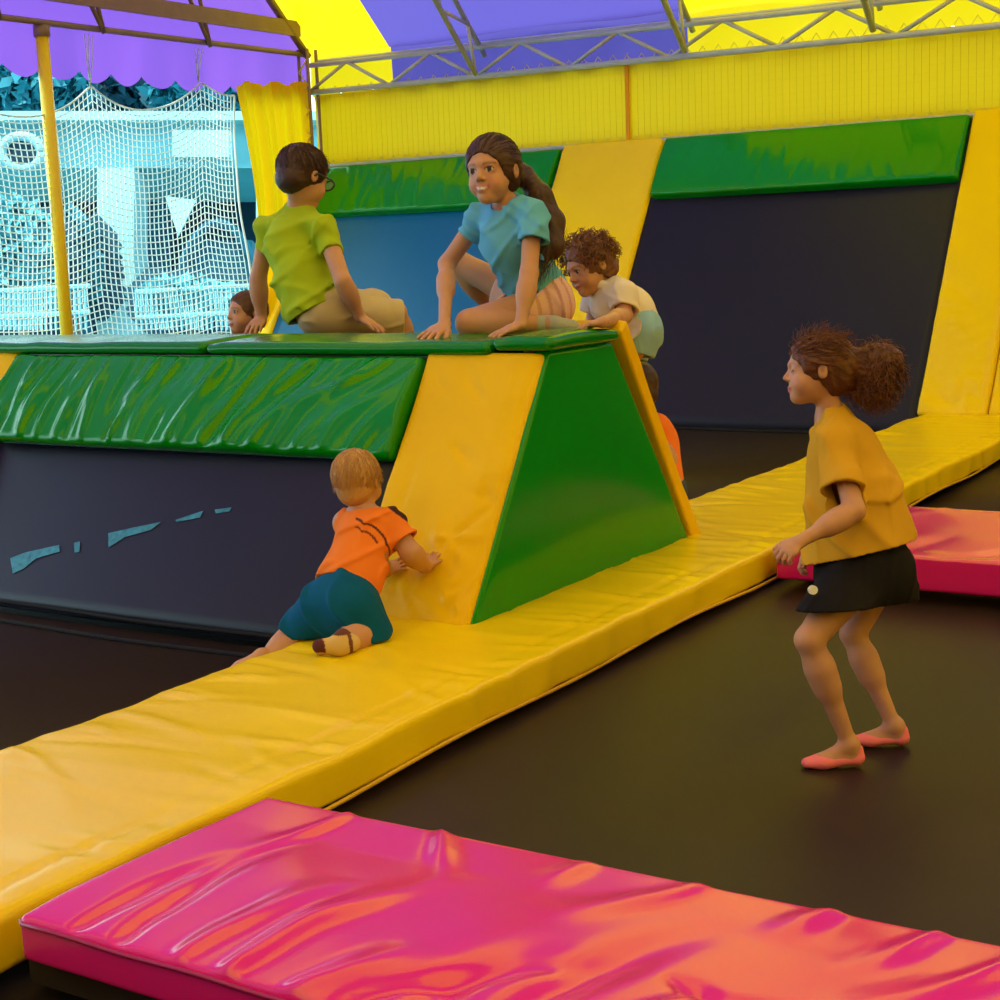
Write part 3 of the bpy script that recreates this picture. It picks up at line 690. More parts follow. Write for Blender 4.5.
class FlatCone:  # capsule squashed along one axis n by factor f (<1 = thinner)
    def __init__(s, a, b, r1, r2, n, f): s.n = nz(n); s.f = f; s.a = np.array(a, float); s.b = np.array(b, float); s.r1 = r1; s.r2 = r2
    def d(s, p):
        q = p - s.a; q = q + np.outer(q @ s.n, s.n) * (1 / s.f - 1); bb = s.b - s.a; bb = bb + s.n * (bb @ s.n) * (1 / s.f - 1)
        return Cone((0, 0, 0), bb, s.r1, s.r2).d(q) * min(1, s.f * 1.25)
    def box(s): r = max(s.r1, s.r2) * max(1, s.f); return np.minimum(s.a, s.b) - r, np.maximum(s.a, s.b) + r
class Cut:       # a flat-started cylinder going along n, used to trim cloth
    def __init__(s, c, n, r, L, tilt=0): s.c = np.array(c, float); s.n = nz(n); s.r = r; s.L = L
    def d(s, p):
        q = p - s.c; h = q @ s.n; rad = np.linalg.norm(q - np.outer(h, s.n), axis=1)
        return np.maximum(np.maximum(-h, h - s.L), rad - s.r)
    def box(s): return s.c - s.r - s.L, s.c + s.r + s.L
def field(ops, p, shell=0, disp=None, base=1.0):
    d = np.full(len(p), base); shelled = not shell
    for op, pr, k in ops:
        if op != 'u' and not shelled:
            if disp is not None: d = d + disp(p)
            d = np.maximum(d, -(d + shell)); shelled = True
        e = pr.d(p)
        if op == 'u':
            if k > 0:
                h = np.clip(0.5 + 0.5 * (d - e) / k, 0, 1); d = d * (1 - h) + e * h - k * h * (1 - h)
            else: d = np.minimum(d, e)
        else:
            e = -e
            if k > 0:
                h = np.clip(0.5 - 0.5 * (d - e) / k, 0, 1); d = d * (1 - h) + e * h + k * h * (1 - h)
            else: d = np.maximum(d, e)
    if not shelled:
        if disp is not None: d = d + disp(p)
        d = np.maximum(d, -(d + shell))
    elif disp is not None and not shell: d = d + disp(p)
    return d
def solid(ops, vox=0.004, shell=0, disp=None, smooth=1, pad_=0.02):
    """mesh of the zero surface of the blended solids (naive surface nets on a sparse block grid)"""
    if shell: shell = max(shell, 2.7 * vox)
    ops = [(o, p, k) for o, p, k in ops if o == 'u'] + [(o, p, k) for o, p, k in ops if o != 'u']
    bx = [p.box() for o, p, k in ops if o == 'u']
    lo = np.min([b[0] for b in bx], 0) - pad_; hi = np.max([b[1] for b in bx], 0) + pad_
    B = 8; bs = B * vox; nb = np.ceil((hi - lo) / bs).astype(int); n = nb * B + 1
    G = np.ones(n, dtype=np.float32)
    ii = np.stack(np.meshgrid(*[np.arange(k) for k in nb], indexing='ij'), -1).reshape(-1, 3)
    cen = lo + (ii + .5) * bs; rad = bs * 0.87
    D = field(ops, cen, 0, None); act = np.abs(D) < rad * 1.5 + 0.03 + shell
    Ds = [p.d(cen) for o, p, k in ops]
    loc = np.stack(np.meshgrid(*[np.arange(B + 1)] * 3, indexing='ij'), -1).reshape(-1, 3)
    for i in range(3): pass
    inside = (~act) & (D < 0)
    for t in np.nonzero(inside)[0]:
        a = ii[t] * B; G[a[0]:a[0]+B+1, a[1]:a[1]+B+1, a[2]:a[2]+B+1] = -1
    for t in np.nonzero(act)[0]:
        sub = [ops[j] for j in range(len(ops)) if Ds[j][t] < rad * 1.6 + ops[j][2] * 1.5 + 0.03]
        a = ii[t] * B
        if not sub: continue
        p = lo + (a + loc) * vox
        G[a[0]:a[0]+B+1, a[1]:a[1]+B+1, a[2]:a[2]+B+1] = field(sub, p, shell, disp).reshape(B+1, B+1, B+1)
    S = G < 0
    c = [S[:-1 if x == 0 else None, :-1 if y == 0 else None, :-1 if z == 0 else None][(1 if x else 0):, (1 if y else 0):, (1 if z else 0):] for x in (0, 1) for y in (0, 1) for z in (0, 1)]
    any_ = c[0].copy(); all_ = c[0].copy()
    for q in c[1:]: any_ |= q; all_ &= q
    cell = any_ & ~all_
    ci = np.argwhere(cell); idx = -np.ones(cell.shape, np.int64); idx[cell] = np.arange(len(ci))
    # vertex = mean of edge crossings
    acc = np.zeros((len(ci), 3)); cnt = np.zeros(len(ci))
    cor = [(x, y, z) for x in (0, 1) for y in (0, 1) for z in (0, 1)]
    val = {k: G[ci[:, 0] + k[0], ci[:, 1] + k[1], ci[:, 2] + k[2]].astype(float) for k in cor}
    for a in cor:
        for ax in range(3):
            if a[ax] == 0:
                b = list(a); b[ax] = 1; b = tuple(b); va, vb = val[a], val[b]; m_ = (va < 0) != (vb < 0)
                t = np.where(m_, va / np.where(m_, va - vb, 1), 0); t = np.clip(t, 0, 1)
                P = np.zeros((len(ci), 3)) + np.array(a); P[:, ax] += t
                acc[m_] += P[m_]; cnt += m_
    V = lo + (ci + acc / cnt[:, None]) * vox
    quads = []
    for ax in range(3):
        o1, o2 = [(1, 2), (2, 0), (0, 1)][ax]
        sl0 = [slice(None)] * 3; sl1 = [slice(None)] * 3; sl0[ax] = slice(None, -1); sl1[ax] = slice(1, None)
        a = S[tuple(sl0)]; b = S[tuple(sl1)]; e = np.argwhere(a != b)
        e = e[(e[:, o1] > 0) & (e[:, o2] > 0) & (e[:, o1] < S.shape[o1] - 1) & (e[:, o2] < S.shape[o2] - 1)]
        f1 = np.zeros(3, int); f1[o1] = 1; f2 = np.zeros(3, int); f2[o2] = 1
        q = np.stack([idx[tuple((e - f1 - f2).T)], idx[tuple((e - f2).T)], idx[tuple(e.T)], idx[tuple((e - f1).T)]], 1)
        fl = S[tuple(e.T)]; q[~fl] = q[~fl][:, ::-1]; quads.append(q)
    Q = np.concatenate(quads); Q = Q[(Q >= 0).all(1)]
    # light smoothing
    for _ in range(smooth):
        s = np.zeros_like(V); w_ = np.zeros(len(V))
        for k in range(4):
            np.add.at(s, Q[:, k], V[Q[:, (k + 1) % 4]]); np.add.at(w_, Q[:, k], 1); np.add.at(s, Q[:, k], V[Q[:, (k - 1) % 4]]); np.add.at(w_, Q[:, k], 1)
        V = V * .5 + .5 * s / np.maximum(w_, 1)[:, None]
    return V, Q

def folds(dirs, amp, seed=0):
    rnd = np.random.RandomState(seed); W_ = []
    for dvec, fr in dirs:
        dvec = nz(dvec)
        for _ in range(3):
            k = nz(dvec + rnd.normal(0, .22, 3)) * fr * rnd.uniform(.7, 1.4) * 2 * PI; W_.append((k, rnd.uniform(0, 6.3), rnd.normal(0, 1, 3) * 14, rnd.uniform(0, 6.3)))
    def f(p):
        s = 0
        for k, ph, k2, ph2 in W_: s = s + np.clip(.5 + .8 * np.sin(p @ k2 + ph2), 0, 1) * np.exp(-(np.sin(p @ k * .5 + ph + .6 * np.sin(p @ k2)) / .32) ** 2)
        return -amp * (s - .5) * .6
    return f
def curls(amp, fr, seed):
    rnd = np.random.RandomState(seed); K = [(nz(rnd.normal(0, 1, 3)) * fr * rnd.uniform(.6, 1.6) * 2 * PI, rnd.uniform(0, 6.3)) for _ in range(9)]
    def f(p):
        q = p + 0.008 * np.stack([np.sin(p @ [31, 60, 17]), np.sin(p @ [-44, 23, 52] + 1), np.sin(p @ [50, -30, 41] + 2)], 1)
        return amp * sum(np.abs(np.sin(q @ k * .5 + ph)) for k, ph in K) / 9 - amp * .6
    return f

SKIN = np.array([0.54, 0.265, 0.145])
M['skin'] = mat('skin', (0.6, 0.3, 0.2), 0.5, 0.35, attr='col', sss=0.12)
M['hair'] = mat('hair', (0.05, 0.02, 0.012), 0.5, 0.35, attr='col', bump=(0.5, 240), bumpd=.001)
M['cloth'] = mat('knitted_cotton', (0.5, 0.5, 0.5), 0.85, 0.15, attr='col', bump=(0.2, 500), sheen=.0, bumpd=.0006)
M['glass'] = mat('spectacle_lens', (0.75, 0.8, 0.82), 0.08, 0.6, alpha=0.35)
M['frame'] = mat('spectacle_frame', (0.02, 0.02, 0.025), 0.3, 0.5)

def headframe(fwd, up):
    f = nz(fwd); u = np.array(up, float); u = nz(u - f * (u @ f)); r = np.cross(f, u)   # r = subject's right
    return r, f, u
class Head:
    def __init__(s, c, fwd, up, h, chubby=1.0):
        s.c = np.array(c, float); s.r, s.f, s.u = headframe(fwd, up); s.h = h; s.R = np.stack([s.r, s.f, s.u]); s.ch = chubby
    def P(s, x, y, z): return s.c + (s.r * x + s.f * y + s.u * z) * s.h
    def ops(s):
        h = s.h; E = lambda x, y, z, a, b, c_: Ell(s.P(x, y, z), np.array([a, b, c_]) * h, s.R); o = []
        ch = s.ch
        o.append(('u', E(0, -.06, .13, .345, .425, .365), 0.0))
        o.append(('u', E(0, .10, -.12, .285 * ch, .285, .335), .10 * h))
        o.append(('u', Ell(s.P(0, .255, -.375), np.array([.12 * ch, .11, .10]) * h, s.R), .10 * h))
        for sx in (-1, 1):
            o.append(('u', E(sx * .165 * ch, .215, -.19, .115 * ch, .12, .13), .08 * h))
            o.append(('u', Cone(s.P(sx * .05, .345, .09), s.P(sx * .20, .28, .085), .045 * h, .03 * h), .07 * h))
        for sx in (-1, 1): o.append(('s', Ell(s.P(sx * .135, .435, .005), np.array([.085, .075, .055]) * h, s.R), .05 * h))
        for sx in (-1, 1): o.append(('u', Ell(s.P(sx * .135, .305, .0), np.array([.072, .075, .062]) * h, s.R), .012 * h))
        o.append(('u', Cone(s.P(0, .355, .02), s.P(0, .43, -.10), .030 * h, .042 * h), .035 * h))
        for sx in (-1, 1): o.append(('u', Ell(s.P(sx * .045, .395, -.125), np.array([.032, .035, .028]) * h, s.R), .02 * h))
        o.append(('u', E(0, .365, -.235, .095, .04, .024), .022 * h)); o.append(('u', E(0, .360, -.280, .075, .04, .026), .022 * h))
        o.append(('s', Cone(s.P(-.08, .408, -.257), s.P(.08, .408, -.257), .006 * h, .006 * h), .008 * h))
        for sx in (-1, 1):
            o.append(('u', Ell(s.P(sx * .35, -.06, -.035), np.array([.035, .075, .115]) * h, s.R), .02 * h))
            o.append(('s', Ell(s.P(sx * .385, -.045, -.02), np.array([.018, .04, .07]) * h, s.R), .015 * h))
        return [(a, b, c_) for a, b, c_ in o]
    def paint(s, V, col, eye=(0.02, 0.010, 0.006), brow=(0.10, 0.05, 0.03), smile=False, skin=SKIN, browa=.6, lids=False):
        q = (V - s.c) @ s.R.T / s.h; x, y, z = q.T; ax = np.abs(x)
        def mixin(m_, c_): m_ = np.clip(m_, 0, 1)[:, None]; col[:] = col * (1 - m_) + np.array(c_) * m_
        front = (y > .15)
        mixin(np.exp(-(((y + .045) / .035) ** 2 + ((z + .02) / .055) ** 2)) * (ax > .30) * .75, skin * .45)
        mixin((((y + .06) / .085) ** 2 + ((z + .035) / .125) ** 2 > .85) * (((y + .06) / .12) ** 2 + ((z + .035) / .16) ** 2 < 1) * (ax > .33) * .35, skin * .5)
        mixin(np.exp(-(((ax - .19) / .08) ** 2 + ((z + .17) / .07) ** 2)) * .35 * front, skin * np.array([1.25, .72, .65]))
        zz = z - .0
        if lids: zz = zz + 9
        mixin(((ax - .135) ** 2 / .053 ** 2 + zz ** 2 / .030 ** 2 < 1) * front * (y > .30), (.60, .56, .52))
        mixin((((ax - .135) ** 2 + (zz) ** 2) < .037 ** 2) * front * (y > .30), eye)
        mixin(((ax - .135) ** 2 / .07 ** 2 + (zz - .008) ** 2 / .040 ** 2 < 1) * ((ax - .135) ** 2 / .062 ** 2 + zz ** 2 / .034 ** 2 >= 1) * (zz > .0) * front * (y > .27), (.03, .015, .01))
        if lids: mixin((np.abs(z + .018 - (ax - .135) ** 2 * 4) < .010) * (ax > .085) * (ax < .20) * front, (.05, .02, .015))
        mixin(np.exp(-((z - .095 + (ax - .14) ** 2 * 2.0) / .018) ** 2) * (ax > .06) * (ax < .23) * front * browa, brow)
        mouthz = z + .257 - (ax ** 2) * (2.6 if smile else 0.4)
        mixin(np.exp(-(mouthz / .034) ** 4) * (ax < (.125 if smile else .085)) * (y > .26), (.52, .13, .10))
        if smile: mixin((np.abs(mouthz) < .016) * (ax < .085) * (y > .26), (.78, .72, .66))
        else: mixin((np.abs(mouthz) < .007) * (ax < .08) * (y > .26), (.25, .06, .05))
        mixin(((ax - .035) ** 2 + (z + .145) ** 2 < .016 ** 2) * (y > .36), skin * .6)

def hand(ops, wrist, dirv, palm_n, s, curl=0.25, spread=0.14, side=1, curls_=None):
    """palm, four fingers of different length and a thumb; palm_n points out of the palm, side=+1 thumb on dirv x palm_n"""
    d = nz(dirv); n = nz(np.array(palm_n, float) - d * (np.dot(palm_n, d))); t = np.cross(d, n) * side
    w = np.array(wrist, float); S_ = s
    ops.append(('u', FlatCone(w, w + d * .030 * S_, .0205 * S_, .026 * S_, n, .62), .012))
    pc = w + d * .042 * S_
    ops.append(('u', FlatCone(pc + t * .014 * S_, pc - t * .016 * S_, .021 * S_, .019 * S_, n, .55), .010))
    Ls = [.056, .062, .057, .046]; of = [.026, .009, -.008, -.024]; ks = w + d * .058 * S_
    for i in range(4):
        a = ks + t * of[i] * S_ + d * (-.004 * abs(i - 1)) * S_; ang = spread * (1.2 - i * .8); dd = nz(d + t * ang)
        L_ = Ls[i] * S_; r = (.0078, .0080, .0076, .0068)[i] * S_; cu = (curls_[i] if curls_ else curl)
        p0 = a - dd * .02 * S_; seg = [.46, .30, .24]; cur = a; ca = cu * .5; ops.append(('u', Cone(p0, a, r * 1.1, r * 1.05), .004))
        for k in range(3):
            v = dd * math.cos(ca) + n * math.sin(ca); nx_p = cur + v * L_ * seg[k]
            ops.append(('u', Cone(cur, nx_p, r * (1.05 - .09 * k), r * (.97 - .1 * k)), .0025)); cur = nx_p; ca += cu
    a = w + d * .012 * S_ + t * .016 * S_; b = a + (d * .62 + t * .70 + n * .25) * .027 * S_; c_ = b + (d * .85 + t * .42 + n * .2) * .024 * S_; e = c_ + (d * .95 + t * .15 + n * .25) * .019 * S_
    ops.append(('u', Cone(a, b, .013 * S_, .0105 * S_), .010)); ops.append(('u', Cone(b, c_, .0098 * S_, .0088 * S_), .004)); ops.append(('u', Cone(c_, e, .0088 * S_, .0072 * S_), .003))
def foot(ops, ankle, toe_dir, up, s):
    d = nz(toe_dir); u = nz(np.array(up, float) - d * np.dot(up, d)); a = np.array(ankle, float); sd = np.cross(d, u)
    heel = a - u * .040 * s - d * .018 * s; ball = a - u * .052 * s + d * .085 * s; toe = a - u * .056 * s + d * .125 * s
    ops.append(('u', Cone(a, heel, .026 * s, .024 * s), .02)); ops.append(('u', Cone(a - u * .005 * s, ball + u * .008 * s, .025 * s, .020 * s), .02))
    ops.append(('u', FlatCone(heel, ball, .024 * s, .030 * s, u, .68), .015)); ops.append(('u', FlatCone(ball, toe, .031 * s, .022 * s, u, .6), .01))
    return heel, ball, toe
def limb(ops, a, b, c_, r, k=.02):
    ops.append(('u', Cone(a, b, r[0], r[1]), k)); ops.append(('u', Cone(b, c_, r[1] * 1.0, r[2]), k * .6))
    ops.append(('u', Cone(np.array(b) * .72 + np.array(c_) * .28, np.array(b) * .55 + np.array(c_) * .45, r[1] * 1.04, r[1] * .9), .03))
def strands(mb, roots, n, steps, stepl, grav, jit, r, rnd, curl_r=0.0, curl_f=30):
    """roots: list of (point, direction)"""
    for p, d in roots:
        d = nz(d); pts = []; a = nz(np.cross(d, [rnd.gauss(0, 1) for _ in range(3)])); b = np.cross(d, a); ph = rnd.uniform(0, 6.3); cur = np.array(p, float)
        for i in range(steps):
            pts.append(cur + curl_r * min(1, i / 3) * (a * math.cos(ph + i * stepl * curl_f * 6.28) + b * math.sin(ph + i * stepl * curl_f * 6.28)))
            d = nz(d + np.array(grav) + np.array([rnd.gauss(0, jit) for _ in range(3)])); cur = cur + d * stepl
        mb.tube([tuple(q) for q in pts], list(np.linspace(r, r * .35, len(pts))), 3, False)
def cloth(name, parent, ops, col, shell=.007, disp=None, vox=.005, paint=None, smooth=2):
    V, Q = solid(ops, vox, shell, disp, smooth); C_ = np.tile(np.array(col, float), (len(V), 1))
    if paint: paint(V, C_)
    return link(name, V, Q, M['cloth'], parent, True, C_)
def body(parent, ops, vox=.004, paint=None, skin=SKIN, smooth=1):
    V, Q = solid(ops, vox, 0, None, smooth); C_ = np.tile(np.array(skin, float), (len(V), 1))
    if paint: paint(V, C_)
    return link('body', V, Q, M['skin'], parent, True, C_)
def flow(hd, p, a=16, b=3.0, seed=1):
    q = (p - hd.c) @ hd.R.T / hd.h; an = np.arctan2(q[:, 0], q[:, 2] + .25 - q[:, 1] * .3)
    return .6 * vnoise(an * a, q[:, 1] * b + q[:, 2] * b * .5, seed) + .4 * vnoise(an * a * 2.3, q[:, 1] * b * 1.7, seed + 3)
def hairmesh(parent, ops, col, col2, disp, mbs=None, vox=.004, smooth=0, hd=None):
    V, Q = solid(ops, vox, 0, disp, smooth); n0 = len(V); V = list(V); Fc = Q.tolist()
    if mbs is not None:
        V += mbs.v; Fc += [tuple(i + n0 for i in f) for f in mbs.f]
    V = np.array(V); rnd = np.random.RandomState(3)
    t = np.clip((flow(hd, V) if hd else vnoise(V[:, 0] * 90, V[:, 2] * 90, 2)) + rnd.normal(0, .06, len(V)), 0, 1)[:, None]
    t[n0:] = np.clip(t[n0:] + .3, 0, 1)
    return link('hair', V, Fc, M['hair'], parent, True, np.array(col) * (1 - t) + np.array(col2) * t)
def combed(mb, hd, rnd, n, start, target, jit, r, th=.03, L=(.3, 1.0), lift=.012, steps=9):
    rad = np.array([.375 + th * .5, .445 + th * .5, .40 + th * .6]); c0 = np.array([0, -.075, .12]); made = 0
    for _ in range(n * 6):
        if made >= n: break
        v0 = nz(start(rnd)); v1 = nz(np.array(target(rnd, v0)) + np.array([rnd.gauss(0, jit) for _ in range(3)])); w_ = math.acos(max(-1, min(1, v0 @ v1)))
        if w_ < .05: continue
        LL = rnd.uniform(*L); pts = []; ph = rnd.uniform(0, 6.3); lf = rnd.uniform(.2, 1) * lift; sd = nz(np.cross(v0, v1))
        for i in range(steps):
            t = LL * i / (steps - 1); v = (math.sin((1 - t) * w_) * v0 + math.sin(t * w_) * v1) / math.sin(w_); v = nz(v + sd * .03 * math.sin(t * 7 + ph))
            p = c0 + v * rad * (1.0 + lf * (.5 + math.sin(t * 5 + ph) * .5))
            if ((p - np.array([0, .42, -.12])) / np.array([.35, .365, .375])) @ ((p - np.array([0, .42, -.12])) / np.array([.35, .365, .375])) < 1 or p[2] < -.20: break
            if abs(p[0]) > .3 and (p[1] + .05) ** 2 + (p[2] + .05) ** 2 < .012: break
            pts.append(tuple(hd.P(*p)))
        if len(pts) > 2: mb.tube(pts, [r * (1 - .6 * i / len(pts)) for i in range(len(pts))], 3, False); made += 1
def anyup(rnd):
    while True:
        v = nz([rnd.gauss(0, 1) for _ in range(3)])
        if v[2] > -.45 and not (v[1] > .5 and v[2] < .2): return v
RT, FW, UP = RM[:, 0], RM[:, 2], -RM[:, 1]
ZU = np.array([0, 0, 1.0])
XA = nz(RT - ZU * RT[2]); YA = nz(FW - ZU * FW[2])      # horizontal axes: to the right, and away
# ------------------------------------------------------------------ the children
def on_front(u, v):          # point on the front ramp surface
    p0 = np.array([0, yf(WZ), WZ]); n_ = np.array([0, -1.0, SL]); r = at(u, v, 1) - CAM
    return CAM + r * (np.dot(n_, p0 - CAM) / np.dot(n_, r))
def on_z(u, v, z):
    r = at(u, v, 1) - CAM; return CAM + r * ((z - CAM[2]) / r[2])
def torso(o, J, r):          # r: chest, belly, hip
    o.append(('u', Cone(J['shL'], J['shR'], r[0] * .42, r[0] * .42), 0)); mid = (J['shL'] + J['shR']) / 2
    w_ = nz(J['shR'] - J['shL']); sp = nz(J['neck'] - J['pel']); fb = nz(np.cross(w_, sp)); ff = .78
    o.append(('u', FlatCone(mid * .6 + J['chest'] * .4, J['chest'], r[0] * .85, r[0], fb, ff), .05)); o.append(('u', FlatCone(J['chest'], J['belly'], r[0], r[1], fb, ff), .04))
    o.append(('u', FlatCone(J['belly'], J['pel'], r[1], r[2], fb, .85), .04)); o.append(('u', Cone(J['hipL'], J['hipR'], r[2] * .82, r[2] * .82), .04))
    return fb
def neck_(o, J, hd, r): o.append(('u', Cone(hd.P(0, -.13, -.22), J['neck'], r, r * 1.15), .025)); o.append(('u', Cone(J['neck'], (J['shL'] + J['shR']) / 2, r * 1.1, r), .03)); o += trap(J, r * .85, .012)
def trap(J, r, dz=0): return [('u', Cone(J['neck'] - UP * dz, J['shL'], r * 1.05, r * .9), .03), ('u', Cone(J['neck'] - UP * dz, J['shR'], r * 1.05, r * .9), .03)]
def mkroots(hd, n, rnd, ymin=-1, ymax=.2, zmin=.0, off=1.0):
    R_ = []
    while len(R_) < n:
        v = nz([rnd.gauss(0, 1) for _ in range(3)])
        if v[2] < zmin or not (ymin < v[1] < ymax): continue
        R_.append((hd.P(v[0] * .36 * off, -.06 + v[1] * .44 * off, .13 + v[2] * .385 * off), hd.r * v[0] + hd.f * v[1] + hd.u * v[2]))
    return R_
def haircap(hd, th=.03, front=.10, low=-.25, back=-.02):
    h = hd.h; o = [('u', Ell(hd.P(0, -.075, .12), np.array([.375 + th * .5, .445 + th * .5, .40 + th * .6]) * h, hd.R), 0)]
    o.append(('u', Ell(hd.P(0, -.22, -.12), np.array([.30 + th * .4, .26 + th, .26]) * h, hd.R), .06 * h))
    o.append(('s', Ell(hd.P(0, .42, -.12), np.array([.345, .36, .37 - front * .2]) * h, hd.R), .03 * h))
    o.append(('s', Cone(hd.P(-.5, .06, -.42), hd.P(.5, .06, -.42), .24 * h, .24 * h), .05 * h))
    for sx in (-1, 1): o.append(('s', Ell(hd.P(sx * .39, -.05, -.05), np.array([.07, .09, .11]) * h, hd.R), .015 * h))
    return o

# --- girl in the yellow shirt, landing on the trampoline
def girl_yellow():
    hd = Head(at(816, 371, 4.20), -RT + .10 * FW, UP + RT * .04, .190)
    J = dict(neck=at(831, 417, 4.22), shL=at(838, 442, 4.13), shR=at(829, 437, 4.33), chest=at(846, 472, 4.22), belly=at(862, 520, 4.22), pel=at(868, 562, 4.22), hipL=at(862, 572, 4.15), hipR=at(880, 570, 4.29))
    t = empty('person', tuple(on_z(858, 757, -.10)), 'girl with flying auburn hair, mustard shirt and black shorts landing on the trampoline', 'person')
    o = []; torso(o, J, (.090, .082, .088)); neck_(o, J, hd, .030)
    limb(o, J['hipL'], at(809, 640, 4.05), at(848, 741, 4.11), (.064, .037, .021)); limb(o, J['hipR'], at(853, 634, 4.27), at(893, 724, 4.25), (.062, .035, .020))
    fL = foot(o, at(850, 745, 4.11), -RT - .05 * FW, ZU, .86); fR = foot(o, at(896, 726, 4.25), -RT + .12 * FW + ZU * .03, ZU, .80)
    eL, wL = at(854, 511, 4.03), at(799, 542, 3.98); limb(o, J['shL'], eL, wL, (.032, .027, .0165), .03); hand(o, wL, wL - eL - ZU * .03, np.cross(nz(wL - eL), ZU) * .5 + UP * -.6 + RT * .2, .80, curl=1.0, side=-1)
    eR, wR = at(842, 512, 4.38), at(812, 548, 4.40); limb(o, J['shR'], eR, wR, (.032, .027, .0165), .03); hand(o, wR, wR - eR, UP * -.6 + RT * .2, .80, curl=.8, side=1)
    o += hd.ops()
    body(t, o, .0036, lambda V, C_: hd.paint(V, C_, browa=.35, skin=SKIN, lids=True))
    # hair: cap, puff thrown up behind, flyaway strands
    rnd = random.Random(4); hc = haircap(hd, .06); h = hd.h
    hc.insert(2, ('u', Ell(at(845, 366, 4.2), (.055, .06, .05)), .03))
    hc.insert(3, ('u', Ell(at(874, 372, 4.2), (.062, .062, .078)), .025)); hc.insert(4, ('u', Ell(at(888, 362, 4.2), (.042, .05, .045)), .03)); hc.insert(5, ('u', Ell(at(872, 394, 4.2), (.05, .045, .04)), .03))
    mb = MB(); strands(mb, mkroots(hd, 260, rnd, -1, .75, .25, 1.04), 0, 6, .009, tuple(RT * .25), .30, .0010, rnd, .004, 22)
    combed(mb, hd, rnd, 420, anyup, lambda r_, v: (0, -1, -.05), .10, .0013, .06, (.2, .9), .05)
    rr = []
    for _ in range(800):
        v = nz([rnd.gauss(0, 1) for _ in range(3)]); rr.append((at(876, 374, 4.2) + (RT * v[0] * .055 + UP * v[1] * .074 + FW * v[2] * .055), RT * v[0] + UP * (v[1] * .6 + .1) + FW * v[2]))
    strands(mb, rr, 0, 7, .008, tuple(UP * -.25), .36, .0016, rnd, .006, 26)
    rr = [(at(845, 392, 4.2) + RT * rnd.uniform(-.02, .05) + FW * rnd.uniform(-.03, .03), RT * .6 - UP * .5) for _ in range(60)]
    strands(mb, rr, 0, 10, .010, (.05, 0, .06), .2, .0011, rnd, .004, 20)
    hairmesh(t, hc, (.050, .014, .008), (.17, .055, .018), curls(.014, 34, 5), mb, .0036, hd=hd)
    # shirt
    S_ = trap(J, .036, .006) + [('u', Cone(at(832, 421, 4.22), at(838, 440, 4.22), .043, .06), .02), ('u', Cone(J['shL'] + UP * .002, J['shR'] + UP * .002, .044, .044), .03),
          ('u', FlatCone(at(844, 462, 4.22), at(854, 505, 4.22), .105, .122, FW, 1.0), .05), ('u', FlatCone(at(856, 505, 4.22), at(861, 575, 4.22), .130, .168, FW, 1.0), .04),
          ('u', Cone(J['shL'], at(843, 500, 4.05), .042, .064), .03), ('u', Cone(J['shR'], at(836, 500, 4.38), .042, .060), .03)]
    S_ += [('s', Cone(hd.P(0, -.13, -.2), at(828, 413, 4.22), .034, .042), 0), ('s', Cut(at(861, 551, 4.22), -UP + RT * .24, .4, .3), 0),
           ('s', Cut(at(842, 484, 4.03), at(842, 520, 4.0) - at(844, 450, 4.1) + RT * .012, .085, .12), 0), ('s', Cut(at(828, 480, 4.40), at(836, 520, 4.42) - at(838, 443, 4.33), .08, .12), 0)]
    cloth('shirt', t, S_, (.62, .33, .018), disp=folds([((1, .2, .3), 7), ((1, 0, .9), 6)], .016, 3), vox=.0042)
    B_ = [('u', FlatCone(at(863, 535, 4.22), at(864, 574, 4.21), .092, .138, FW, 1.0), 0), ('u', Cone(at(852, 585, 4.15), at(833, 625, 4.07), .085, .106), .04), ('u', Cone(at(884, 575, 4.28), at(887, 622, 4.27), .088, .098), .04)]
    B_ += [('s', Cut(at(861, 540, 4.22), UP, .4, .3), 0), ('s', Cut(at(862, 604, 4.22), -UP + RT * .05, .5, .4), 0)]
    sh = cloth('shorts', t, B_, (.010, .008, .009), disp=folds([((1, .3, .2), 11)], .008, 8), vox=.0045)
    c = at(813, 590, 3.995); mb = MB(); mb.tube([c - FW * .004, c + FW * .012], .012, 14); mb.build('round_badge', mat('white_badge', (.8, .78, .7), .5), t)
    # socks: low pink liners
    for (hl, bl, to), an, s_ in ((fL, at(850, 745, 4.11), .86), (fR, at(896, 726, 4.25), .80)):
        u_ = ZU
        so_ = [('u', FlatCone(hl, bl, .0275 * s_, .033 * s_, u_, .72), 0), ('u', FlatCone(bl, to, .0345 * s_, .0255 * s_, u_, .66), .01), ('u', Cone(hl, hl + ZU * .018, .0275 * s_, .026 * s_), .01),
               ('s', Cone(an + (bl - hl) * .12 + ZU * .008, an + (bl - hl) * .60 - ZU * .002, .034 * s_, .026 * s_), .004)]
        cloth('sock', t, so_, (.88, .20, .24), shell=.0, vox=.0035, smooth=1)
girl_yellow()

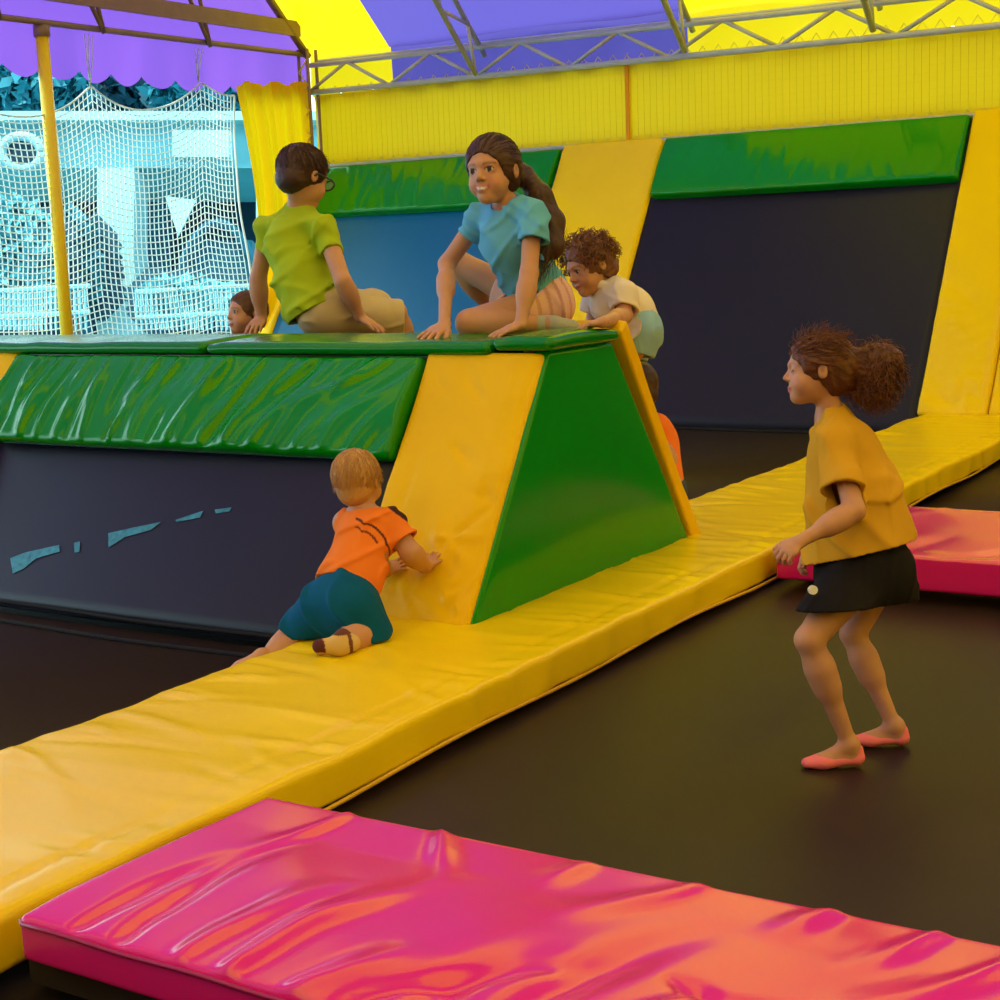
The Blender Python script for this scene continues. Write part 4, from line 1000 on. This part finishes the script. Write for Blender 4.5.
# --- girl in the teal shirt on hands and knee on the ridge
def girl_teal():
    hd = Head(at(492, 171, 5.56), -FW * .86 - RT * .44 - UP * .16, UP - RT * .03, .250, .94)
    J = dict(neck=at(509, 203, 5.63), shL=at(533, 213, 5.53), shR=at(480, 217, 5.72), chest=at(512, 242, 5.64), belly=at(528, 276, 5.74), pel=at(538, 298, 5.80), hipL=at(546, 305, 5.74), hipR=at(528, 300, 5.88))
    t = empty('person', tuple(on_z(500, 335, .985)), 'smiling girl in light blue shirt and pink shorts kneeling on the ridge top', 'person')
    o = []; torso(o, J, (.100, .082, .096)); neck_(o, J, hd, .034)
    kL, aL = on_z(470, 337, .985) + ZU * .050, on_z(548, 334, .985) + ZU * .035
    limb(o, J['hipL'], kL, aL, (.076, .050, .030)); limb(o, J['hipR'], at(461, 264, 5.98), at(497, 316, 6.12), (.066, .046, .030))
    dF = nz(RT * .85 + FW * .30 - ZU * .06); o.append(('u', Cone(aL, aL + dF * .085, .028, .020), .01)); foot(o, at(499, 318, 6.12), -RT * .9 + FW * -.2, ZU, .9)
    eL, wL = at(529, 274, 5.47), on_z(521, 338, .985) + ZU * .045
    limb(o, J['shL'], eL, wL, (.036, .031, .021), .03); hand(o, wL, -RT * .9 - FW * .25 - ZU * .35, -ZU - RT * .15, 1.05, curl=.12, spread=.2, side=-1)
    eR, wR = at(447, 264, 5.80), on_z(445, 339, .985) + ZU * .050
    limb(o, J['shR'], eR, wR, (.036, .031, .021), .03); hand(o, wR, -RT * .55 - FW * .7 - ZU * .45, -ZU - RT * .1, 1.15, curl=.12, spread=.25, side=1)
    o += hd.ops()
    body(t, o, .0045, lambda V, C_: hd.paint(V, C_, smile=True, brow=(.05, .025, .018)))
    rnd = random.Random(9); hc = haircap(hd, .035, front=.0)
    P_ = [hd.P(-.05, -.42, .05), hd.P(-.2, -.62, -.08), at(541, 196, 5.62), at(551, 222, 5.62), at(551, 246, 5.60), at(543, 254, 5.58)]
    rs = [.050, .036, .040, .048, .046, .030]
    for a, b, ra, rb in zip(P_, P_[1:], rs, rs[1:]): hc.insert(2, ('u', Cone(a, b, ra, rb), .02))
    mb = MB(); rr = []; combed(mb, hd, rnd, 700, anyup, lambda r_, v: (0, -1, .0), .05, .0012, .035, (.3, 1), .03)
    for _ in range(260):
        i = rnd.randint(1, 4); p = P_[i] + (P_[i + 1] - P_[i]) * rnd.random(); a = nz([rnd.gauss(0, 1) for _ in range(3)]) * rs[i] * .9; rr.append((p + a, (P_[i + 1] - P_[i]) * 2 / np.linalg.norm(P_[i + 1] - P_[i]) + nz(a) * .3))
    strands(mb, rr, 0, 8, .016, (0, 0, -.12), .10, .0016, rnd)
    ax_ = hd.r
    def hd_disp(p):
        q = (p - hd.c) @ hd.R.T / hd.h
        near = np.linalg.norm(q, axis=1) < .66
        return np.where(near, .008 * (flow(hd, p, 13, 2.5, 5) - .5), .006 * (vnoise((p @ RT) * 90 + (p @ UP) * 12, (p @ FW) * 90 + (p @ UP) * 15, 4) - .5))
    hairmesh(t, hc, (.030, .012, .008), (.085, .034, .018), hd_disp, mb, .0045, hd=hd)
    S_ = trap(J, .042, .012) + [('u', Cone(J['neck'] - UP * .012, (J['shL'] + J['shR']) / 2, .048, .056), .02), ('u', Cone(J['shL'], J['shR'], .046, .046), .04),
          ('u', Cone(J['chest'] + UP * .03, J['chest'], .100, .104), .05), ('u', Cone(J['chest'], J['belly'], .108, .104), .04), ('u', Cone(J['belly'], J['pel'], .106, .118), .04), ('u', Cone(J['pel'], J['pel'] * 1.5 - J['belly'] * .5, .118, .12), .03),
          ('u', Cone(J['shL'], at(533, 252, 5.47), .046, .054), .02), ('u', Cone(J['shR'], at(463, 250, 5.78), .045, .052), .03)]
    S_ += [('s', Cone(hd.P(0, -.05, -.35), at(504, 201, 5.58), .038, .050), 0), ('s', Cut(at(539, 296, 5.78), -UP * .90 + RT * .30, .25, .3), 0),
           ('s', Cut(at(534, 240, 5.47), eL - J['shL'] - RT * .02, .068, .10), 0), ('s', Cut(at(468, 236, 5.76), eR - J['shR'], .075, .12), 0)]
    cloth('shirt', t, S_, (.12, .41, .62), disp=folds([((.6, .2, 1), 7), ((1, 0, -.4), 6)], .014, 12), vox=.0048)
    B_ = [('u', Cone(J['belly'], J['pel'], .096, .110), 0), ('u', Cone(J['hipL'], J['hipL'] * .35 + kL * .65, .112, .088), .04), ('u', Cone(J['hipR'], J['hipR'] * .5 + at(459, 265, 5.98) * .5, .105, .085), .04)]
    B_ += [('s', Cut(J['belly'] * .95 + J['pel'] * .05, J['belly'] - J['pel'], .3, .2), 0), ('s', Cut(J['hipL'] * .50 + kL * .50, kL - J['hipL'], .14, .2), 0), ('s', Cut(J['hipR'] * .62 + at(459, 265, 5.98) * .38, at(459, 265, 5.98) - J['hipR'], .12, .2), 0)]
    def stripe(V, C_):
        s = np.sin((V @ nz(J['hipL'] - kL)) * 2 * PI / .045) > .55; C_[s] = C_[s] * np.array([.80, .68, .70])
    cloth('shorts', t, B_, (.72, .42, .38), disp=folds([((.3, 1, .3), 9)], .008, 14), vox=.005, paint=stripe)
    so_ = [('u', Cone(aL + (kL - aL) * .10, aL + dF * .02, .034, .034), 0), ('u', Cone(aL + dF * .02, aL + dF * .10, .034, .026), .01)]
    cloth('sock', t, so_, (.42, .42, .30), shell=0, vox=.005)
girl_teal()

# --- boy in green with glasses, sitting with his back turned
def boy_green():
    hd = Head(at(304, 177, 6.72), RT * .66 + FW * .74 - UP * .20, UP + RT * .06, .258)
    J = dict(neck=at(299, 208, 6.76), shL=at(268, 229, 6.88), shR=at(325, 230, 6.64), chest=at(294, 248, 6.76), belly=at(303, 283, 6.70), pel=at(320, 311, 6.66), hipL=at(318, 314, 6.84), hipR=at(336, 315, 6.68))
    t = empty('person', tuple(on_z(325, 332, .985)), 'boy in glasses and lime green shirt sitting with his back turned on the ridge', 'person')
    o = []; torso(o, J, (.108, .088, .092)); neck_(o, J, hd, .040)
    limb(o, J['hipR'], at(392, 314, 6.86), at(412, 370, 7.05), (.088, .066, .036)); limb(o, J['hipL'], at(372, 303, 7.08), at(385, 370, 7.25), (.088, .066, .036))
    foot(o, at(413, 378, 6.98), FW + RT * .3, ZU, 1.1); foot(o, at(386, 378, 7.18), FW + RT * .3, ZU, 1.1)
    eR, wR = at(343, 282, 6.52), on_z(361, 328, .985) + ZU * .045; eL, wL = at(258, 280, 6.92), on_z(262, 328, .985) + ZU * .045
    limb(o, J['shR'], eR, wR, (.043, .036, .025), .03); hand(o, wR, RT * .7 - ZU * .45 - FW * .35, -ZU, 1.05, curl=.15, side=1)
    limb(o, J['shL'], eL, wL, (.043, .036, .025), .03); hand(o, wL, -RT * .2 - ZU * .45 - FW * .6, -ZU, 1.05, curl=.15, side=-1)
    o += hd.ops()
    body(t, o, .0048, lambda V, C_: hd.paint(V, C_, brow=(.04, .02, .015)))
    rnd = random.Random(2); mb = MB(); strands(mb, [(p, (nz(hd.f * .9 - hd.u * .3 + d * .35))) for p, d in mkroots(hd, 500, rnd, -1, .6, -.2, 1.03)], 0, 4, .009, (0, 0, -.1), .2, .0016, rnd)
    combed(mb, hd, rnd, 900, anyup, lambda r_, v: (v[0] * 1.2, v[1] + .6, v[2] - .9), .15, .0016, .035, (.15, .35), .05, 5)
    hairmesh(t, haircap(hd, .035), (.030, .011, .010), (.07, .028, .02), curls(.006, 40, 2), mb, .005, hd=hd)
    # spectacles
    g = MB(); ln = MB()
    for sx in (-1, 1):
        c = hd.P(sx * .15, .445, -.01); pts = [c + (hd.r * math.cos(w_) * .125 + hd.u * math.sin(w_) * .085) * hd.h for w_ in np.linspace(0, 2 * PI, 17)]; g.tube(pts, .0042, 5, False)
        ln.add([c - hd.f * .001] + pts[:-1], [(0, i + 1, (i + 1) % 16 + 1) for i in range(16)])
        g.tube([hd.P(sx * .275, .44, .01), hd.P(sx * .37, .30, .015), hd.P(sx * .385, -.03, .01), hd.P(sx * .38, -.09, -.05)], .0042, 5)
    g.tube([hd.P(-.03, .455, .0), hd.P(0, .47, .01), hd.P(.03, .455, .0)], .0042, 5)
    fr_ = g.build('glasses', M['frame'], t, True); ln.build('lens', M['glass'], fr_)
    S_ = trap(J, .050, .010) + [('u', Cone(J['neck'] - UP * .004, (J['shL'] + J['shR']) / 2, .054, .064), .02), ('u', Cone(J['shL'], J['shR'], .048, .048), .04),
          ('u', Cone(J['chest'] + UP * .03, J['chest'], .112, .122), .05), ('u', Cone(J['chest'], at(305, 283, 6.70), .126, .116), .04), ('u', Cone(at(305, 283, 6.70), at(313, 305, 6.68), .116, .122), .04), ('u', Cone(at(313, 305, 6.68), at(321, 335, 6.66), .124, .132), .03),
          ('u', Cone(J['shR'], at(338, 272, 6.56), .047, .068), .03), ('u', Cone(J['shL'], at(262, 270, 6.92), .046, .056), .03)]
    S_ += [('s', Cone(hd.P(0, -.1, -.3), at(300, 199, 6.76), .044, .050), 0), ('s', Cut(at(311, 314, 6.68), -UP * 1 + RT * .50, .3, .3), 0),
           ('s', Cut(at(335, 249, 6.58), eR - J['shR'], .10, .15), 0), ('s', Cut(at(262, 251, 6.90), eL - J['shL'], .08, .15), 0)]
    cloth('shirt', t, S_, (.36, .47, .012), disp=folds([((.7, .4, -1), 6), ((0, .2, 1), 5)], .018, 22), vox=.0052)
    B_ = [('u', Cone(at(310, 296, 6.70), J['pel'], .100, .112), 0), ('u', Cone(J['hipR'], at(400, 319, 6.88), .100, .085), .05), ('u', Cone(J['hipL'], at(375, 308, 7.08), .104, .090), .05), ('s', Cut(at(311, 298, 6.70), UP - RT * .5, .3, .2), 0)]
    B_ += [('s', Cut(at(402, 318, 6.90), RT + FW * .2, .14, .2), 0)]
    cloth('shorts', t, B_, (.56, .43, .24), disp=folds([((1, .3, .8), 7)], .010, 24), vox=.0055)
boy_green()

# --- curly-haired child climbing over the ridge end
def curly():
    hd = Head(at(589, 267, 6.10), -RT * .80 - FW * .42 - UP * .38, UP - RT * .1, .222)
    J = dict(neck=at(607, 287, 6.14), shL=at(624, 294, 6.02), shR=at(596, 297, 6.26), chest=at(615, 303, 6.14), belly=at(628, 314, 6.16), pel=at(638, 328, 6.18), hipL=at(640, 331, 6.12), hipR=at(636, 331, 6.26))
    t = empty('person', tuple(on_z(655, 372, .5)), 'curly-haired child in white polo shirt and pale blue shorts climbing over the ridge end', 'person')
    o = []; torso(o, J, (.088, .080, .084)); neck_(o, J, hd, .030)
    limb(o, J['hipL'], at(616, 372, 6.16), at(634, 425, 6.34), (.072, .048, .028)); limb(o, J['hipR'], at(618, 372, 6.32), at(626, 425, 6.5), (.072, .048, .028))
    foot(o, at(634, 431, 6.36), -RT * .6 - FW * .4 - ZU * .3, ZU, .8); foot(o, at(626, 431, 6.52), -RT * .6 - FW * .4 - ZU * .3, ZU, .8)
    eL, wL = at(624, 316, 5.98), on_z(603, 331, 1.0) + ZU * .03; eR, wR = at(596, 320, 6.32), at(590, 324, 6.20)
    limb(o, J['shL'], eL, wL, (.034, .030, .021), .03); hand(o, wL, -RT * .8 - ZU * .1 + FW * .1, -ZU, .85, curl=.3, side=-1)
    limb(o, J['shR'], eR, wR, (.034, .030, .021), .03); hand(o, wR, -RT * .3 - ZU * .1 - FW * .6, -ZU, .80, curl=.3, side=1)
    o += hd.ops()
    body(t, o, .0045, lambda V, C_: hd.paint(V, C_, smile=False, brow=(.1, .04, .02)))
    rnd = random.Random(5); hc = haircap(hd, .07, front=.1); mb = MB()
    strands(mb, mkroots(hd, 420, rnd, -1, .72, -.25, 1.08), 0, 7, .0065, (0, 0, -.06), .22, .0028, rnd, .009, 30)
    hairmesh(t, hc, (.10, .035, .014), (.24, .095, .035), curls(.018, 32, 8), mb, .0045, hd=hd)
    S_ = trap(J, .038, .008) + [('u', Cone(J['neck'], (J['shL'] + J['shR']) / 2, .044, .052), .02), ('u', Cone(J['shL'], J['shR'], .045, .045), .04), ('u', Cone(J['chest'], J['belly'], .100, .100), .05), ('u', Cone(J['belly'], at(642, 334, 6.18), .098, .098), .04),
          ('u', Cone(J['shL'], at(626, 325, 5.98), .050, .062), .03), ('u', Cone(J['shR'], at(588, 322, 6.3), .048, .054), .03),
          ('s', Cone(hd.P(0, .0, -.4), at(604, 283, 6.12), .034, .044), 0), ('s', Cut(at(641, 327, 6.18), J['pel'] - J['belly'], .2, .2), 0), ('s', Cut(at(624, 307, 5.98), eL - J['shL'] - RT * .01, .075, .12), 0), ('s', Cut(at(590, 308, 6.28), eR - J['shR'], .07, .12), 0)]
    cloth('shirt', t, S_, (.78, .68, .52), disp=folds([((1, .3, .8), 9)], .006, 32), vox=.0048)
    C2 = [('u', Cone(at(600, 285, 6.08), at(616, 288, 6.06), .022, .020), 0), ('u', Cone(at(596, 290, 6.16), at(598, 284, 6.22), .018, .016), .02)]
    cloth('collar', t, C2, (.80, .72, .58), shell=0, vox=.0045)
    B_ = [('u', Cone(J['belly'], J['pel'], .092, .098), 0), ('u', Cone(J['hipL'], at(636, 352, 6.13), .088, .078), .04), ('u', Cone(J['hipR'], at(630, 352, 6.3), .088, .078), .04),
          ('s', Cut(at(626, 313, 6.18), J['belly'] - J['pel'], .2, .2), 0), ('s', Cut(at(634, 356, 6.18), -UP - RT * .2, .3, .2), 0)]
    cloth('shorts', t, B_, (.26, .46, .60), disp=folds([((1, .2, .2), 12)], .007, 34), vox=.005)
curly()

# --- toddler in orange kneeling on the walkway and leaning on the ramp
def toddler():
    hd = Head(at(358, 481, 4.88), FW * .93 + RT * .30 + UP * .08, UP - RT * .04, .192, 1.08)
    J = dict(neck=at(363, 512, 4.87), shL=at(346, 523, 4.90), shR=at(391, 522, 4.85), chest=at(363, 545, 4.84), belly=at(352, 575, 4.78), pel=at(342, 603, 4.72), hipL=at(325, 608, 4.74), hipR=at(352, 611, 4.68))
    t = empty('person', tuple(on_z(345, 650, WZ)), 'fair-haired toddler in orange shirt and blue shorts kneeling on the yellow walkway', 'person')
    o = []; torso(o, J, (.080, .080, .085)); neck_(o, J, hd, .030)
    kR = on_z(364, 646, WZ) + FW * .05 + ZU * .04; aR = on_z(342, 655, WZ) + ZU * .030
    kL = at(300, 636, 4.78); aL = at(262, 664, 4.68)
    limb(o, J['hipR'], kR, aR, (.070, .048, .028)); limb(o, J['hipL'], kL, aL, (.070, .048, .028))
    dR = nz(-RT * .85 - FW * .35 - ZU * .15); o.append(('u', Cone(aR, aR + dR * .065, .024, .017), .01)); foot(o, aL, -RT * .7 - FW * .4 - ZU * .5, -ZU, .72)
    hR = on_front(431, 571); nR = np.array([0, -1, SL]); nR = nz(nR)      # out of the ramp
    eR, wR = at(410, 552, 4.82), hR + nR * .038; limb(o, J['shR'], eR, wR, (.034, .031, .024), .03)
    hand(o, wR, RT * .35 + UP * .55 + FW * .5, -nR, .70, curl=.15, spread=.3, side=-1)
    hL = on_front(392, 575); eL, wL = at(374, 560, 4.92), hL + nR * .036; limb(o, J['shL'], eL, wL, (.034, .030, .024), .03)
    hand(o, wL, RT * .75 + UP * .35 + FW * .25, -nR, .70, curl=.15, spread=.3, side=1)
    o += hd.ops()
    body(t, o, .0038, lambda V, C_: hd.paint(V, C_))
    rnd = random.Random(6); mb = MB(); strands(mb, [(p, nz(hd.f * .3 - hd.u * .8 + d * .28)) for p, d in mkroots(hd, 900, rnd, -1, .7, -.5, 1.02)], 0, 4, .009, (0, 0, -.1), .12, .0010, rnd)
    combed(mb, hd, rnd, 1000, anyup, lambda r_, v: (v[0] * 1.3, v[1] * 1.1, v[2] - 1.3), .12, .0011, .03, (.2, .5), .04, 6)
    hc = haircap(hd, .03); hc[1] = ('u', Ell(hd.P(0, -.20, -.14), np.array([.29, .255, .27]) * hd.h, hd.R), .06 * hd.h)
    hairmesh(t, hc, (.40, .19, .06), (.62, .34, .12), curls(.004, 45, 12), mb, .004, hd=hd)
    S_ = [('u', Cone(J['neck'] - UP * .006, (J['shL'] + J['shR']) / 2, .044, .052), 0), ('u', Cone(J['shL'], J['shR'], .044, .044), .04), ('u', Cone(J['chest'] + UP * .015, J['chest'], .082, .086), .05), ('u', Cone(J['chest'], J['belly'], .088, .092), .04), ('u', Cone(J['belly'], at(340, 612, 4.72), .094, .108), .04),
          ('u', Cone(J['shR'], at(412, 556, 4.82), .042, .060), .02), ('u', Cone(J['shL'], at(366, 555, 4.94), .040, .050), .02),
          ('s', Cone(hd.P(0, -.12, -.3), at(362, 508, 4.87), .034, .044), 0), ('s', Cut(at(347, 589, 4.74), at(340, 606, 4.70) - at(352, 575, 4.76) + RT * -.006, .2, .2), 0),
          ('s', Cut(at(404, 542, 4.83), eR - J['shR'] + RT * .015, .085, .2), 0)]
    def tr(V, C_):
        k = (V - J['shR']) @ nz(J['shR'] - J['shL'])
        ln = np.abs((V - J['shR']) @ nz(UP * .8 + RT * .6) - .040) < .008; C_[(k > -.01) & ln] = (.05, .02, .03)
        q = V - at(385, 540, 4.8); s = np.abs(np.linalg.norm(V - at(352, 556, 4.8), axis=1) - .118) < .0028; C_[s & (q @ UP > -.05) & (q @ RT > -.09)] = (.12, .03, .02)
        s = np.abs(np.linalg.norm(V - at(352, 556, 4.8), axis=1) - .100) < .0022; C_[s & (q @ UP > -.01) & (q @ RT > -.09)] = (.2, .04, .02)
    cloth('shirt', t, S_, (.82, .20, .025), disp=folds([((.8, .2, -1), 9)], .015, 42), vox=.0034, paint=tr, smooth=1)
    B_ = [('u', Cone(at(350, 580, 4.76), J['pel'], .084, .104), 0), ('u', Cone(J['hipL'], at(298, 640, 4.78), .088, .080), .04), ('u', Cone(J['hipR'], kR + RT * .0 - UP * .0, .092, .078), .04),
          ('s', Cut(at(348, 582, 4.75), at(352, 575, 4.78) - at(340, 606, 4.72), .2, .15), 0), ('s', Cut(at(303, 636, 4.77), kL - J['hipL'] - UP * .04, .10, .15), 0), ('s', Cut(on_z(340, 652, WZ) + ZU * .012, -ZU, .6, .2), 0)]
    B_.append(('s', Cone(kR - UP * .012 - FW * .02, aR - ZU * .01 - FW * .05, .040, .038), .01))
    cloth('shorts', t, B_, (.0, .085, .20), disp=folds([((1, .2, .3), 7)], .018, 44), vox=.0042)
    d_ = nz(-RT * .85 - FW * .35 - ZU * .15)
    so_ = [('u', Cone(aR - d_ * .03, aR + d_ * .01, .0275, .027), 0), ('u', Cone(aR + d_ * .01, aR + ZU * .010 + d_ * .066, .026, .022), .02), ('u', Cone(aR, aR + ZU * .028 - d_ * .005, .024, .022), .02)]
    def so_c(V, C_):
        k = (V - aR) @ d_; C_[k > .055] = (.10, .03, .03); C_[(k > -.028) & (k < -.016)] = (.16, .06, .04); C_[((V - aR) @ ZU > .034)] = (.14, .05, .04)
    cloth('sock', t, so_, (.62, .42, .16), shell=0, vox=.0036, paint=so_c)
toddler()

# --- child peeking over the ridge at left
def peek():
    hd = Head(at(246, 314, 7.10), -RT * .80 - FW * .62, UP, .205)
    c = hd.P(0, 0, 0); J = dict(neck=c - ZU * .16 + FW * .03, chest=c - ZU * .32 + FW * .03, belly=c - ZU * .48 + FW * .03, pel=c - ZU * .60 + FW * .03)
    J['shL'] = c - ZU * .21 - YA * .10; J['shR'] = c - ZU * .21 + YA * .13; J['hipL'] = J['pel'] - YA * .06; J['hipR'] = J['pel'] + YA * .06
    base = np.array([c[0], c[1], 0.0])
    t = empty('person', tuple(base), 'child peeking over the ridge top left of the seated boy, only the head showing', 'person')
    o = []; torso(o, J, (.10, .09, .09)); neck_(o, J, hd, .035)
    for s_, h_ in ((-1, 'hipL'), (1, 'hipR')):
        a_ = base + YA * s_ * .06 + ZU * .075 + FW * .03; limb(o, J[h_], (J[h_] + a_) / 2 - XA * .02, a_, (.07, .05, .03)); foot(o, a_, -XA, ZU, 1)
        sh = J['shL'] if s_ < 0 else J['shR']; e_ = sh - ZU * .2; w_ = e_ - ZU * .16 - XA * .05; limb(o, sh, e_, w_, (.036, .032, .022)); hand(o, w_, -ZU, YA * s_, 1, side=s_)
    o += hd.ops(); body(t, o, .0055, lambda V, C_: hd.paint(V, C_))
    rnd = random.Random(3); mb = MB(); combed(mb, hd, rnd, 500, anyup, lambda r_, v: (v[0] * 1.2, v[1] + .6, v[2] - .9), .12, .0015, .02, (.15, .35), .04, 5)
    hairmesh(t, haircap(hd, .0), (.09, .035, .018), (.18, .08, .035), curls(.004, 40, 2), mb, .0055, hd=hd)
    S_ = [('u', Cone(J['shL'], J['shR'], .05, .05), 0), ('u', Cone(J['chest'], J['pel'], .11, .11), .05), ('s', Cone(c, J['neck'], .03, .05), 0), ('s', Cut(J['pel'], -ZU, .3, .3), 0)]
    cloth('shirt', t, S_, (.5, .5, .5), vox=.007)
    B_ = [('u', Cone(J['pel'] + ZU * .05, J['pel'], .10, .105), 0)] + [('u', Cone(J[h_], J[h_] - ZU * .2, .075, .075), .03) for h_ in ('hipL', 'hipR')] + [('s', Cut(J['pel'] - ZU * .18, -ZU, .3, .2), 0)]
    cloth('shorts', t, B_, (.05, .07, .12), vox=.007)
peek()

# --- child crouching in the hollow behind the ridge end
def crouch():
    hd = Head(at(636, 400, 6.42), -RT * .6 + FW * .75, UP, .21)
    J = dict(neck=at(641, 430, 6.44), shL=at(636, 440, 6.55), shR=at(652, 438, 6.36), chest=at(650, 452, 6.42), belly=at(655, 474, 6.36), pel=at(655, 500, 6.34), hipL=at(650, 502, 6.40), hipR=at(664, 502, 6.30))
    t = empty('person', tuple(on_z(655, 515, 0.0)), 'child in an orange shirt mostly hidden behind the yellow edge of the ridge end', 'person')
    sh_ = at(644, 424, 6.4) - at(640, 435, 6.4); hd.c = hd.c + sh_ - XA * .03
    J = {k: v + sh_ for k, v in J.items()}
    o = []; torso(o, J, (.09, .085, .085)); neck_(o, J, hd, .030)
    for k, (hh, du) in enumerate((('hipL', -14), ('hipR', 0))):
        kn = J[hh] - XA * .12 + YA * .12 + ZU * .02; an = J[hh] - XA * .02 + YA * .03 - ZU * (J[hh][2] - .06); limb(o, J[hh], kn, an, (.065, .045, .026)); foot(o, an, -XA + YA * .5, ZU, .8)
    for sh, s_ in (('shL', -1), ('shR', 1)):
        e_ = J[sh] - ZU * .13 - XA * .03; w_ = e_ - XA * .13 + YA * .05; limb(o, J[sh], e_, w_, (.032, .028, .02)); hand(o, w_, -XA, -ZU, .85, side=s_)
    o += hd.ops(); body(t, o, .0055, lambda V, C_: hd.paint(V, C_))
    hairmesh(t, haircap(hd, .10), (.03, .012, .01), (.07, .03, .02), curls(.008, 40, 2), None, .0055)
    S_ = [('u', Cone(J['shL'], J['shR'], .052, .052), 0), ('u', Cone(J['chest'], J['pel'], .102, .108), .05), ('u', Cone(J['shR'], J['shR'] - ZU * .1, .05, .055), .03), ('u', Cone(J['shL'], J['shL'] - ZU * .1, .05, .055), .03), ('s', Cone(hd.c, J['neck'], .03, .045), 0), ('s', Cut(J['pel'] + ZU * .02, -ZU, .3, .3), 0)]
    cloth('shirt', t, S_, (.85, .20, .03), vox=.006, disp=folds([((1, 0, 1), 9)], .006, 2))
    B_ = [('u', Cone(J['pel'] + ZU * .04, J['pel'], .098, .10), 0)] + [('u', Cone(J[h_], J[h_] - XA * .09 + YA * .09, .078, .07), .03) for h_ in ('hipL', 'hipR')] + [('s', Cut(J['pel'] + ZU * .04, ZU, .3, .2), 0)]
    cloth('shorts', t, B_, (.05, .07, .12), vox=.007)
crouch()
